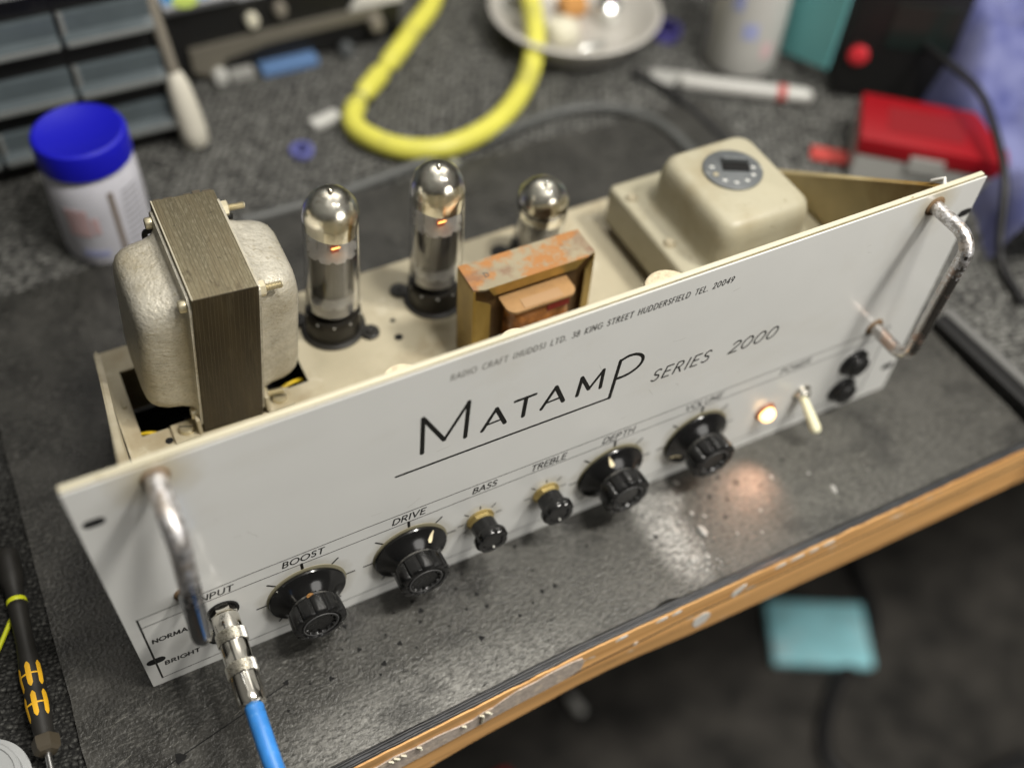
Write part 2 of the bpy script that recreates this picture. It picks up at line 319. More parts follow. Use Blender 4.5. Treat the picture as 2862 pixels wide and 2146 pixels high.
def lathe(bm, prof, seg=40, T=None, mi=0, wob=None, cap=True):
    """prof: [(r, h)] along +Z; closed at r = 0"""
    rings = []
    for r, h in prof:
        if r < 1e-6: rings.append([bm.verts.new((0, 0, h))])
        else:
            rings.append([bm.verts.new(((r + (wob(2 * PI * i / seg, h) if wob else 0)) * math.cos(2 * PI * i / seg), (r + (wob(2 * PI * i / seg, h) if wob else 0)) * math.sin(2 * PI * i / seg), h)) for i in range(seg)])
    fs = []
    for a, b in zip(rings, rings[1:]):
        if len(a) == 1 and len(b) == 1: continue
        for i in range(seg):
            j = (i + 1) % seg
            if len(a) == 1: fs.append(bm.faces.new((a[0], b[i], b[j])))
            elif len(b) == 1: fs.append(bm.faces.new((a[i], a[j], b[0])))
            else: fs.append(bm.faces.new((a[i], a[j], b[j], b[i])))
    for ring in (rings[0], rings[-1]):
        if cap and len(ring) > 1: fs.append(bm.faces.new(ring))
    for f in fs: f.material_index = mi
    vs = [v for r in rings for v in r]
    if T is not None: bmesh.ops.transform(bm, matrix=T, verts=vs)
    return bm
def axis(p, d):
    """matrix taking +Z to direction d at point p"""
    return Matrix.Translation(p) @ Vector(d).to_track_quat('Z', 'Y').to_matrix().to_4x4()
def cr(pts, n=8):
    """Catmull-Rom through points"""
    P = [Vector(p) for p in pts]; P = [P[0] * 2 - P[1]] + P + [P[-1] * 2 - P[-2]]; out = []
    for i in range(1, len(P) - 2):
        for k in range(n):
            t = k / n; a, b, c, d = P[i - 1], P[i], P[i + 1], P[i + 2]
            out.append(.5 * ((2 * b) + (c - a) * t + (2 * a - 5 * b + 4 * c - d) * t * t + (3 * b - a - 3 * c + d) * t ** 3))
    out.append(P[-2]); return out
def sweep(bm, pts, r, seg=12, cap=True, rnd=False, mi=0, flat=None):
    """tube along pts; r number or list; rnd = rounded ends; flat=(axis index, factor) squashes the section"""
    P = [Vector(p) for p in pts]; R = list(r) if hasattr(r, '__len__') else [r] * len(P)
    if rnd:
        d0 = (P[0] - P[1]).normalized(); d1 = (P[-1] - P[-2]).normalized(); a = P[0].copy(); b = P[-1].copy(); ra, rb = R[0], R[-1]
        for k in (1, 2, 3):
            t = k / 3.05 * PI / 2
            P.insert(0, a + d0 * ra * math.sin(t)); R.insert(0, ra * math.cos(t)); P.append(b + d1 * rb * math.sin(t)); R.append(rb * math.cos(t))
    t = (P[1] - P[0]).normalized(); up = Vector((0, 1, 0)) if abs(t.y) < .9 else Vector((0, 0, 1))
    u = t.cross(up).normalized(); rings = []
    for i, p in enumerate(P):
        tt = (P[min(i + 1, len(P) - 1)] - P[max(i - 1, 0)]).normalized()
        u = (u - tt * u.dot(tt)); u = u.normalized() if u.length > 1e-6 else tt.orthogonal().normalized()
        v = tt.cross(u).normalized(); ring = []
        for k in range(seg):
            a = 2 * PI * k / seg; o = u * math.cos(a) * R[i] + v * math.sin(a) * R[i]
            if flat: o[flat[0]] *= flat[1]
            ring.append(bm.verts.new(p + o))
        rings.append(ring)
    for a, b in zip(rings, rings[1:]):
        for k in range(seg):
            j = (k + 1) % seg; f = bm.faces.new((a[k], a[j], b[j], b[k])); f.material_index = mi
    if cap:
        for q in (rings[0], rings[-1]): f = bm.faces.new(q); f.material_index = mi
    return bm
def extrude(bm, pts, vec, mi=0, T=None):
    """closed prism from a 3D polygon swept by vec"""
    v = Vector(vec); a = [bm.verts.new(p) for p in pts]; b = [bm.verts.new(Vector(p) + v) for p in pts]; n = len(a)
    fs = [bm.faces.new(a), bm.faces.new(list(reversed(b)))]
    for i in range(n): fs.append(bm.faces.new((a[i], b[i], b[(i + 1) % n], a[(i + 1) % n])))
    for f in fs: f.material_index = mi
    if T is not None: bmesh.ops.transform(bm, matrix=T, verts=a + b)
    return bm
def rrect(w, d, r, n=6):
    out = []
    for cx, cy, a0 in ((w / 2 - r, d / 2 - r, 0), (-w / 2 + r, d / 2 - r, PI / 2), (-w / 2 + r, -d / 2 + r, PI), (w / 2 - r, -d / 2 + r, 1.5 * PI)):
        for k in range(n + 1):
            a = a0 + k / n * PI / 2; out.append((cx + r * math.cos(a), cy + r * math.sin(a)))
    return out
def loft(bm, secs, T=None, mi=0, cap0=True, cap1=True):
    """secs: list of (w, d, r, z, cx, cy) rounded rectangles"""
    rings = []
    for w_, d_, r_, z_, cx, cy in secs: rings.append([bm.verts.new((x + cx, y + cy, z_)) for x, y in rrect(w_, d_, r_)])
    for a, b in zip(rings, rings[1:]):
        n = len(a)
        for i in range(n): f = bm.faces.new((a[i], a[(i + 1) % n], b[(i + 1) % n], b[i])); f.material_index = mi
    if cap0: bm.faces.new(rings[0]).material_index = mi
    if cap1: bm.faces.new(rings[-1]).material_index = mi
    if T is not None: bmesh.ops.transform(bm, matrix=T, verts=[v for r in rings for v in r])
    return bm
def tag(o, label, cat, group=None, kind=None):
    if kind: o['kind'] = kind
    if label: o['label'] = label
    if cat: o['category'] = cat
    if group: o['group'] = group
    return o
def thing(name, label, cat, loc=(0, 0, 0), rot=(0, 0, 0), group=None):
    o = bpy.data.objects.new(name, None); C.objects.link(o); o.location = [v * S for v in loc]; o.rotation_euler = [math.radians(a) for a in rot]
    o.empty_display_size = .02
    return tag(o, label, cat, group)
def copy_tree(o, parent=None):
    c = o.copy(); C.objects.link(c)
    if parent: c.parent = parent
    for ch in list(o.children): copy_tree(ch, c)
    return c

# ------------------------------------------------------------------ setting: bench, cloth, floor
bm = B(); box(bm, -2600, 3200, -2600, 2600, -760, -720); tag(obj('floor', bm, floorm), None, None, kind='structure')
# bench (a thing): slab, pine edging, trim
bench = thing('workbench', 'workbench with chipped varnished pine edging along its front', 'workbench', (0, 0, 0))
bm = B(); box(bm, -900, 1300, -72, 1150, -40, -5.5); obj('bench_top', bm, cabm, bench)
def EY(x): return -73.6 - 5.0 * max(0, min(1, (215 - x) / 150))          # front edge line of the mat
def interp(x, P):
    for (a_, va), (b_, vb) in zip(P, P[1:]):
        if x <= b_: return va + (vb - va) * max(0, (x - a_)) / (b_ - a_)
    return P[-1][1]
def strip(bm, xs_, y0f, y1f, z0f, z1f):
    rings = [[bm.verts.new((x, y0f(x), z0f(x))), bm.verts.new((x, y1f(x), z0f(x))), bm.verts.new((x, y1f(x), z1f(x))), bm.verts.new((x, y0f(x), z1f(x)))] for x in xs_]
    for p_, q_ in zip(rings, rings[1:]):
        for i in range(4): bm.faces.new((p_[i], p_[(i + 1) % 4], q_[(i + 1) % 4], q_[i]))
    bm.faces.new(rings[0]); bm.faces.new(rings[-1])
XS = [-900, -300] + [k * 2.5 for k in range(-60, 280)] + [900, 1300]
ZB = [(-900, -54), (110, -54), (145, -48), (207, -43), (245, -41.5), (292, -46), (430, -50), (1300, -52)]
def nz1(x, a_, s_, k): return a_ * mn.noise(Vector((x * s_, k, 0)))
bm = B(); strip(bm, XS, lambda x: EY(x) - 5.4, lambda x: EY(x) - .2, lambda x: interp(x, ZB) + nz1(x, .5, .08, 1), lambda x: -2.6 + nz1(x, 1.1, .10, 5) + nz1(x, .7, .5, 9)); obj('pine_edging', bm, woodm, bench)
bm = B(); sweep(bm, [(x, EY(x) - 5.45, interp(x, [(-900, -30), (165, -25.5), (213, -23), (286, -18.5), (1300, -20)]) + nz1(x, .4, .06, 7)) for x in XS[2:-2]], .45, 6); obj('edging_groove', bm, blackhole, bench)
def chip(pts, y, t, m, name, parent):
    bm = B(); extrude(bm, [(x, EY(x) - 5.4 - .8 * (1 if t > 1 else .5), z) for x, z in pts], (0, t, 0)); return obj(name, bm, m, parent)
chip([(20, -14), (50, -15), (80, -12.5), (89, -13.5), (98, -11.5), (110, -13.2), (124, -12.6), (136, -14.6), (144, -14.8), (150, -12.2), (156, -12.2), (163, -8.6), (171, -6), (182, -6.4), (190, -4.6), (203, -4.4), (211, -6.5), (212.5, -12), (211, -19.6), (203, -22.6), (190, -23.8), (165, -24.4), (150, -25.8), (136, -27), (98, -30), (60, -36), (20, -42)], 0, 1.3, lamgrey, 'peeled_laminate', bench)
chip([(288, -27), (293, -23.5), (297, -24.5), (300, -29), (298, -36), (292, -39), (288, -34)], 0, .9, whitechip, 'paint_chip', bench)
chip([(312, -13), (318, -9), (321, -10), (318, -16), (314, -19.5), (311, -17)], -85.0, .9, whitechip, 'paint_chip', bench)
for (x, z, s_) in ((344, -5.5, 4), (356, -5, 5), (368, -5.4, 3.5), (379, -5, 4.5), (262, -4.6, 4), (272, -4.8, 3.4), (236, -4.4, 4), (150, -15, 2), (247, -21, 1.8), (182, -18, 1.5)):
    chip([(x - s_, z - 1.2), (x - s_ * .3, z + .9), (x + s_ * .8, z + 1.0), (x + s_, z - .8), (x + s_ * .1, z - 1.9)], -84.9, .8, whitechip, 'paint_chip', bench)
# stringy glue shreds on the laminate
for k, (x, z, l) in enumerate(((97, -13, 2.4), (100, -12.4, 3), (104, -13, 1.8), (113, -13, 4.4), (139, -15, 2.6), (149.5, -13, 10), (153, -12.4, 4))):
    bm = B(); yy = EY(x) - 6.6; sweep(bm, cr([(x - 1.5, yy, z + .4), (x, yy - .7, z), (x + random.uniform(-.5, 1.5), yy - .7, z - l * .5), (x + random.uniform(-1, 2.5), yy - .3, z - l)], 5), [.8 * (1 - .5 * abs(q / 15 - .4)) for q in range(16)], 6, rnd=True); obj('glue_shred', bm, creamp, bench)
bm = B(); strip(bm, XS, lambda x: EY(x) - 4.4, lambda x: EY(x) + .6, lambda x: -5.3, lambda x: -1.6 + nz1(x, .3, .2, 4)); obj('trim_backing', bm, mat('grey_black_strip', (.06, .062, .066), .4, var=.4, vscale=80), bench)
for da, zc, rr in ((.9, -1.3, .7), (3.6, -1.9, .8)):
    bm = B(); sweep(bm, [(x, EY(x) - da + nz1(x, .5, .06, da) + nz1(x, .25, .4, da), zc + .4 + nz1(x, .4, .05, da + 3)) for x in XS[2:-2]], rr, 8); obj('black_trim', bm, blacktrim, bench)

# bench cloth (speckled) as relief sheet behind, black pile carpet at the left
def field(name, x0, x1, y0, y1, step, zf, m, skip=None):
    nx = int((x1 - x0) / step) + 1; ny = int((y1 - y0) / step) + 1; bm = B(); V = {}
    for i in range(nx):
        for j in range(ny):
            x = x0 + i * step; y = y0 + j * step
            V[i, j] = bm.verts.new((x, y, zf(x, y)))
    for i in range(nx - 1):
        for j in range(ny - 1): bm.faces.new((V[i, j], V[i + 1, j], V[i + 1, j + 1], V[i, j + 1]))
    return obj(name, bm, m, smooth=180)
def cz(x, y): return -4.6 + 1.3 * mn.noise(Vector((x * .10, y * .10, 3))) + .9 * mn.noise(Vector((x * .28, y * .28, 9)))
tag(field('bench_cloth', -38, 1150, 318, 1140, 5.5, cz, carpet_b), None, None, kind='structure')
tag(field('bench_cloth', 546, 1150, -76, 318, 4, cz, carpet_b), None, None, kind='structure')
def pz(x, y):
    row = math.sin(y * .62 + .5 * math.sin(x * .21)) * .9
    return -2.6 + row + 1.9 * abs(mn.noise(Vector((x * .34, y * .34, 1)))) + 1.2 * mn.noise(Vector((x * 1.1, y * 1.1, 5)))
tag(field('pile_carpet', -150, -39.5, -76, 330, .8, pz, carpet_p), None, None, kind='structure')
tag(field('pile_carpet', -420, -38, 318, 700, 5, lambda x, y: cz(x, y) - .3, carpet_b), None, None, kind='structure')

# rubber mat
def edgewob(t): return 1.0 * mn.noise(Vector((t * .03, 2, 7))) + .5 * mn.noise(Vector((t * .15, 2, 7)))
bm = B(); pts = []
for k in range(0, 111): x = -40 + k * 5.35; pts.append((x, EY(x) + .2 + .4 * edgewob(x) + (2.6 * math.exp(-((x - 268) / 5) ** 2)), -4.2))
for k in range(1, 78): y = -74 + k * 5; pts.append((548 + edgewob(y), y, -4.2))
for k in range(0, 100): x = 548 - k * 5.9; pts.append((x, 316 + 6 * math.sin(x * .011) + 10 * math.exp(-((x - 400) / 90) ** 2) + edgewob(x), -4.2))
for k in range(1, 78): y = 316 - k * 5; pts.append((-40 + edgewob(y + 900), y, -4.2))
extrude(bm, pts, (0, 0, 4.2))
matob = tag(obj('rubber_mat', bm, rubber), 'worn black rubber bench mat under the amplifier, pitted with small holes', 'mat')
# punched holes: shallow black pits drawn as tiny discs slightly proud of the mat surface, each with a torn rim
HOLES = [(62, -27, 1.1), (84, -35, 1.0), (112, -39, 1.1), (103, -26, .9), (124, -32, 1.0), (119, -24, .6), (101, -10, 1.0), (139, -25, .7), (142, -19, 1.2), (140, -12, .9), (165, -29, .7), (176, -32, .9), (165, -48, 1.2), (172, -8, .8),
         (165, -15, .7), (174, -23, .9), (216, -37, 1.0), (208, -37, 1.0), (209, -23, .6), (207, -5, .9), (245, -22, .7), (285, -34, 1.0), (329, -24, 1.0), (338, -30, .9), (342, -14, 1.0), (350, -22, 1.2), (362, -30, .9), (200, -41, .6),
         (2, -42, 2.0), (131, -38, .6), (73, -33, .5), (95, -22, .5), (152, -34, .5), (190, -45, .8), (232, -30, .5), (386, -20, 1.0), (330, -40, .9), (58, -42, .6), (128, -14, .6), (108, -44, .6)]
for x, y, r in HOLES:
    r *= 1.45
    bm = B(); lathe(bm, [(r * .95, .06), (0, .07)], 9, Matrix.Translation((x, y, 0)), wob=lambda a, h, r=r: r * .28 * math.sin(3 * a + x)); obj('mat_hole', bm, blackhole, matob)
for path in ([(-8, -44), (9, -40), (24, -36.6), (34, -34.4), (48, -31), (62, -27.6)], [(176, -11.5), (190, -15.5), (203, -19)], [(150, -42), (156, -40), (160, -41), (162, -44), (158, -46)]):
    bm = B(); sweep(bm, cr([(x, y, .02) for x, y in path], 5), .32 if path[0][0] < 100 else .18, 5, flat=(2, .3)); obj('mat_crack', bm, blackhole, matob)
scr = mat('pale_scratch', (.16, .155, .135), .7)
for k in range(24):
    x = random.choice([random.uniform(-36, 2), random.uniform(-20, 120), random.uniform(120, 420)]); y = random.uniform(-70, -8); a = random.uniform(.1, .7); l = random.uniform(3, 13)
    bm = B(); sweep(bm, [(x, y, .0), (x + l * math.cos(a) * .5, y + l * math.sin(a) * .5 + random.uniform(-.5, .5), .0), (x + l * math.cos(a), y + l * math.sin(a), .0)], random.uniform(.05, .10), 4, flat=(2, .4)); obj('mat_scratch', bm, scr, matob)

# foam and plaster crumbs on the mat (each its own)
CRS = .62
CR = [(316, -7, 2.2), (302, -16, 1.8), (297, -36, 3.2), (312, -41, 3.6), (296, -56, 3.6), (300, -65, 1.6), (282, -33, 1.5), (313, -29, 2.0), (306, -22, 2.0), (299, -26, 2.2), (309, -11, 1.7), (303, -31, 1.8), (311, -17, 1.4),
      (294, -61, 1.6), (303, -62, 1.6), (372, -28, 2.0), (395, -35, 1.6), (352, -45, 1.8), (402, -52, 2.6), (330, -52, 1.3), (300, -20, 1.2), (319, -34, 1.3), (344, -58, 1.4)]
for i, (x, y, r) in enumerate(CR):
    bm = B(); bmesh.ops.create_icosphere(bm, subdivisions=3, radius=r * CRS)
    st = 1.5 if i % 3 else 2.1
    for v in bm.verts:
        n_ = mn.noise(v.co * .9 / max(r, .5) + Vector((i * 3.1, 0, 0))); v.co *= (1 + .8 * n_ + .3 * mn.noise(v.co * 3)); v.co.x *= .78; v.co.y *= st * .75; v.co.z *= .30; v.co.z += r * .12
    if r > 3: 
        big = 'large' if i == 3 else 'long' if i in (2, 4) else ''
    lab = {2: 'long white plaster flake on the mat below the DEPTH knob', 3: 'largest square white plaster chunk on the mat below the VOLUME knob', 4: 'bright oval plaster chunk nearest the bench edge', 15: 'small pale crumb on the mat straight below the lit lamp', 16: 'small pale crumb on the mat below the toggle switch', 18: 'oval cream crumb at the right, halfway from the toggle switch to the bench edge', 22: 'lone pale crumb close to the bench edge, right of the streak of plaster'}.get(i, 'small white plaster crumb on the mat between the DEPTH knob and the bench edge')
    o = obj('plaster_crumb', bm, crumbm, smooth=40)
    tag(o, lab, 'crumb', 'plaster crumbs on the mat')
    o.rotation_euler = (0, 0, random.uniform(-.5, .6)); o.location = (x * S, y * S, 0)
bm = B()
for k in range(300):
    t = random.random(); x = 286 + 20 * t + random.gauss(0, 4); y = -8 - 56 * t + random.gauss(0, 4); r = random.choice((.2, .3, .4, .6, .95)) * random.uniform(.7, 1.2)
    if y < -71 or y > -3: continue
    a = random.uniform(0, 6.28); extrude(bm, [(x + r * math.cos(a + q) * random.uniform(.7, 1.3), y + r * math.sin(a + q) * random.uniform(.7, 1.3), .02) for q in (0, 1.6, 3.1, 4.7)], (0, 0, r * .5))
tag(obj('plaster_dust', bm, crumbm), 'fine white plaster dust streaked down the mat below the DEPTH knob', 'dust', kind='stuff')

# ------------------------------------------------------------------ THE AMPLIFIER
amp = thing('valve_amplifier', 'open grey-fronted valve amplifier with handles, black knobs and glowing valves', 'amplifier', (0, 0, 0))
bm = B(); box(bm, 0, 482.6, 2.0, 4.7, .3, 177.8, .35); fp = obj('front_panel', bm, edge_m, amp)
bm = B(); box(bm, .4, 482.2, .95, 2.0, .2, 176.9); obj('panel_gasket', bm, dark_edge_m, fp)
# facing sheet with four mounting slots cut as dark insets
bm = B(); box(bm, 0, 482.6, 0, .95, 0, 177.4, .2); obj('facing_sheet', bm, panel_m, fp)
for x, z in ((7.2, 152.8), (6.4, 24.8), (478, 153.5), (476, 25)):
    bm = B(); sweep(bm, [(x - 2.1, -.02, z), (x + 2.1, -.02, z)], 2.7, 20, rnd=True, flat=(1, .02)); obj('rack_slot', bm, blackhole, fp)

scrp = mat('panel_hairline', (.30, .29, .26), .6)
for k in range(16):
    x = random.uniform(30, 440); z = random.uniform(72, 160); a = random.uniform(-1.2, .6); l = random.uniform(2, 9)
    bm = B(); sweep(bm, [(x, .0, z), (x + l * .5 * math.cos(a), .0, z + l * .5 * math.sin(a) + random.uniform(-.6, .6)), (x + l * math.cos(a), .0, z + l * math.sin(a))], random.uniform(.05, .11), 4, flat=(1, .3)); obj('hairline_scratch', bm, scrp, fp)
# ---- stroke lettering (monoline engraving)
def arc(cx, cy, rx_, ry_, a0, a1, n=14):
    return [(cx + rx_ * math.cos(math.radians(a0 + (a1 - a0) * k / n)), cy + ry_ * math.sin(math.radians(a0 + (a1 - a0) * k / n))) for k in range(n + 1)]
G = {
 'A': (.78, [[(0, 0), (.40, 1), (.78, 0)], [(.14, .33), (.64, .33)]]),
 'B': (.60, [[(.04, 0), (.04, 1)], [(.04, 1), (.28, 1)] + arc(.28, .76, .24, .24, 90, -90)[1:] + [(.04, .52)], [(.04, .52), (.30, .52)] + arc(.30, .26, .28, .26, 90, -90)[1:] + [(.04, 0)]]),
 'C': (.78, [arc(.48, .5, .46, .5, 48, 312, 22)]),
 'D': (.76, [[(.04, 0), (.04, 1)], [(.04, 1), (.26, 1)] + arc(.26, .5, .48, .5, 90, -90, 18)[1:] + [(.04, 0)]]),
 'E': (.52, [[(.50, 1), (.04, 1)], [(.04, 1), (.04, 0)], [(.04, 0), (.52, 0)], [(.04, .52), (.44, .52)]]),
 'F': (.48, [[(.48, 1), (.04, 1)], [(.04, 1), (.04, 0)], [(.04, .52), (.42, .52)]]),
 'G': (.84, [arc(.48, .5, .46, .5, 48, 340, 22) + [(.92, .46), (.60, .46)]]),
 'H': (.70, [[(.04, 0), (.04, 1)], [(.66, 0), (.66, 1)], [(.04, .52), (.66, .52)]]),
 'I': (.10, [[(.05, 0), (.05, 1)]]),
 'K': (.62, [[(.04, 0), (.04, 1)], [(.58, 1), (.06, .48), (.62, 0)]]),
 'L': (.48, [[(.04, 1), (.04, 0)], [(.04, 0), (.48, 0)]]),
 'M': (.92, [[(.02, 0), (.10, 1)], [(.10, 1), (.46, .12)], [(.46, .12), (.82, 1)], [(.82, 1), (.90, 0)]]),
 'N': (.74, [[(.04, 0), (.04, 1)], [(.04, 1), (.70, 0)], [(.70, 0), (.70, 1)]]),
 'O': (.96, [arc(.48, .5, .47, .5, 90, 450, 30)]),
 'P': (.58, [[(.04, 0), (.04, 1)], [(.04, 1), (.28, 1)] + arc(.28, .73, .27, .27, 90, -90)[1:] + [(.04, .46)]]),
 'R': (.62, [[(.04, 0), (.04, 1)], [(.04, 1), (.28, 1)] + arc(.28, .75, .25, .25, 90, -90)[1:] + [(.04, .5)], [(.28, .5), (.60, 0)]]),
 'S': (.52, [arc(.27, .76, .22, .24, 35, 250, 12) + arc(.25, .26, .24, .26, 70, -145, 12)]),
 'T': (.62, [[(0, 1), (.62, 1)], [(.31, 1), (.31, 0)]]),
 'U': (.70, [[(.04, 1), (.04, .32)] + arc(.35, .32, .31, .32, 180, 360, 14) + [(.66, 1)]]),
 'V': (.72, [[(0, 1), (.36, 0), (.72, 1)]]),
 'W': (1.1, [[(0, 1), (.27, 0), (.55, .9), (.83, 0), (1.1, 1)]]),
 '0': (.66, [arc(.33, .5, .31, .5, 90, 450, 26)]),
 '2': (.56, [arc(.27, .74, .25, .26, 165, -20, 12) + [(.02, 0)], [(.02, 0), (.56, 0)]]),
 '3': (.50, [arc(.24, .76, .22, .24, 150, -90, 12), arc(.23, .26, .26, .26, 90, -145, 14)]),
 '4': (.60, [[(.46, 0), (.46, 1)], [(.46, 1), (0, .28)], [(0, .28), (.60, .28)]]),
 '8': (.52, [arc(.26, .76, .21, .24, -90, 270, 18), arc(.26, .26, .25, .26, 90, 450, 20)]),
 '9': (.54, [arc(.27, .70, .25, .30, 0, 360, 20), [(.52, .70), (.44, .36), (.18, 0)]]),
 '.': (.10, [[(.05, .0), (.05, .03)]]),
 '(': (.24, [arc(.42, .46, .38, .66, 130, 230, 10)]),
 ')': (.24, [arc(-.18, .46, .38, .66, 50, -50, 10)]),
 ' ': (.45, []),
}
def strokes(bm, pts, r, y=-.01):
    """split at sharp corners; each piece gets round ends"""
    P = [Vector((x, y, z)) for x, z in pts]; pieces = []; cur = [P[0]]
    for i in range(1, len(P)):
        cur.append(P[i])
        if i < len(P) - 1:
            a = (P[i] - P[i - 1]); b = (P[i + 1] - P[i])
            if a.length > 1e-6 and b.length > 1e-6 and a.angle(b) > .75: pieces.append(cur); cur = [P[i]]
    pieces.append(cur)
    for q in pieces:
        if len(q) >= 2: sweep(bm, q, r, 8, rnd=True, flat=(1, .10 / max(r, .1)))
def write(bm, txt, x0, x1, z, h, slant=.18, r=.3, track=.2):
    ws = [G[c][0] for c in txt]; tot = sum(ws) + track * (len(txt) - 1)
    kx = (x1 - x0 - slant * h) / tot; x = x0
    for c, wd in zip(txt, ws):
        for st in G[c][1]: strokes(bm, [(x + px * kx + pz_ * h * slant, z + pz_ * h) for px, pz_ in st], r)
        x += (wd + track) * kx
for a_ in (('BOOST', 77, 99.3, 64.0, 4.7, .22, .44, .24), ('DRIVE', 135.6, 154.6, 64.0, 4.8, .22, .44, .24), ('BASS', 181, 195.6, 64.2, 4.6, .22, .44, .22), ('TREBLE', 215.6, 237.4, 63.8, 4.8, .22, .44, .24),
           ('DEPTH', 259.8, 280.6, 63.6, 4.8, .22, .42, .24), ('VOLUME', 313.6, 339.5, 63.6, 4.7, .22, .38, .24), ('POWER', 379.6, 402.0, 63.6, 4.6, .22, .38, .26), ('INPUT', 34.0, 52.4, 62.4, 4.6, .22, .46, .24),
           ('NORMAL', 8.4, 28.2, 42.0, 3.4, .12, .42, .26), ('BRIGHT', 9.8, 27.8, 17.6, 3.3, .12, .42, .28)):
    bm = B(); write(bm, *a_); obj('label_lettering', bm, ink, fp)
bm = B(); write(bm, 'RADIO CRAFT (HUDDS) LTD. 38 KING STREET HUDDERSFIELD TEL. 20049', 167.8, 322.0, 163.8, 3.8, .16, .32, .34)
addr = mat('worn_engraving', (.17, .165, .15), .4); nt_ = addr.node_tree
tc0 = nt_.nodes.new('ShaderNodeTexCoord'); sp0 = nt_.nodes.new('ShaderNodeSeparateXYZ'); rp0 = nt_.nodes.new('ShaderNodeValToRGB'); nt_.links.new(tc0.outputs['Object'], sp0.inputs[0]); nt_.links.new(sp0.outputs['X'], rp0.inputs[0])
rp0.color_ramp.elements[0].position = .195; rp0.color_ramp.elements[0].color = (.17, .165, .15, 1); rp0.color_ramp.elements[1].position = .262; rp0.color_ramp.elements[1].color = (.012, .012, .011, 1)
nt_.links.new(rp0.outputs[0], nt_.nodes['Principled BSDF'].inputs['Base Color'])   # the fill is worn out of the first words
obj('address_lettering', bm, addr, fp)
for a_ in (('SERIES', 283.4, 321.6, 105.0, 8.2, .28, .56, .30), ('2000', 333.0, 366.2, 104.2, 8.2, .34, .58, .22)):
    bm = B(); write(bm, *a_); obj('series_lettering', bm, ink, fp)
# logo: M A T A M P with long underline running into the P stem
bm = B(); LW = 1.22
strokes(bm, [(153.0, 117.0), (154.0, 143.6)], LW); strokes(bm, [(154.0, 143.6), (164.6, 121.2)], LW * 1.0); strokes(bm, [(164.6, 121.2), (177.4, 143.8)], LW * .78); strokes(bm, [(177.4, 143.8), (175.8, 117.2)], LW)
for ax_ in (184.9, 217.6):
    strokes(bm, [(ax_, 116.8), (ax_ + 7.4, 130.6)], 1.05); strokes(bm, [(ax_ + 7.4, 130.6), (ax_ + 12.4, 117.0)], 1.25); strokes(bm, [(ax_ + 2.2, 120.4), (ax_ + 11.0, 120.8)], .72)
strokes(bm, [(202.4, 130.8), (213.6, 130.9)], .95); strokes(bm, [(208.4, 130.8), (207.4, 116.8)], 1.2)
strokes(bm, [(238.0, 117.0), (239.6, 130.4)], 1.12); strokes(bm, [(239.6, 130.4), (244.6, 119.0)], 1.15); strokes(bm, [(244.6, 119.0), (252.0, 130.4)], .9); strokes(bm, [(252.0, 130.4), (251.6, 116.6)], 1.1)
strokes(bm, [(139.2, 105.5), (200, 105.2), (258.6, 104.6)], .76); strokes(bm, [(258.6, 104.6), (261.4, 133.0)], 1.1)
strokes(bm, [(v.x, v.y) for v in cr([(261.4, 132.6, 0), (266, 134.3, 0), (271, 133.4, 0), (274.6, 130.2, 0), (275.2, 126.2, 0), (273.0, 122.4, 0), (268.6, 119.8, 0), (264.4, 119.0, 0), (260.4, 119.0, 0)], 5)], 1.02)
obj('logo_lettering', bm, ink, fp)
bm = B(); r_ = .26
ul = [(6.2, 68.0), (30, 69.0), (60, 70.4), (120, 71.3), (180, 71.2), (300, 70.6), (460, 70.4)]; ll = [(6.6, 59.6), (30, 60.6), (60, 61.4), (120, 61.6), (180, 62.0), (300, 61.8), (460, 61.2)]; bl = [(5.9, 6.0), (49, 7.6), (120, 8.8), (184, 9.3), (300, 9.6), (460, 9.8)]
for q in (ul, ll, bl): strokes(bm, q, r_)
strokes(bm, [(6.2, 68.0), (5.9, 6.0)], .5); strokes(bm, [(460, 70.4), (460, 9.8)], .3)
obj('border_line', bm, ink_thin, fp)
bm = B()
def ticks(cx, cz, ra, rb, angs, r=.34, wide=None):
    for a in angs:
        t = math.radians(a); strokes(bm, [(cx + ra * math.sin(t), cz + ra * math.cos(t)), (cx + rb * math.sin(t), cz + rb * math.cos(t))], .62 if a == wide else r)
BIG = [(86.6, 34.2), (144.6, 34.2), (268.6, 33.8), (326.8, 33.8)]
SM = [(186, 37.2), (226.6, 37.4)]
for cx, cz_ in BIG: ticks(cx, cz_ + 1, 21.4, 26.4, (-140, -90, -45, 45, 90, 140), .55); ticks(cx, cz_ + 1, 21.6, 26.2, (0,), .8)
for cx, cz_ in SM: ticks(cx, cz_, 9.8, 13.0, (-132, -90, -45, 45, 90, 132), .44); ticks(cx, cz_, 9.4, 11.6, (0,), .5)
obj('scale_mark', bm, ink, fp)

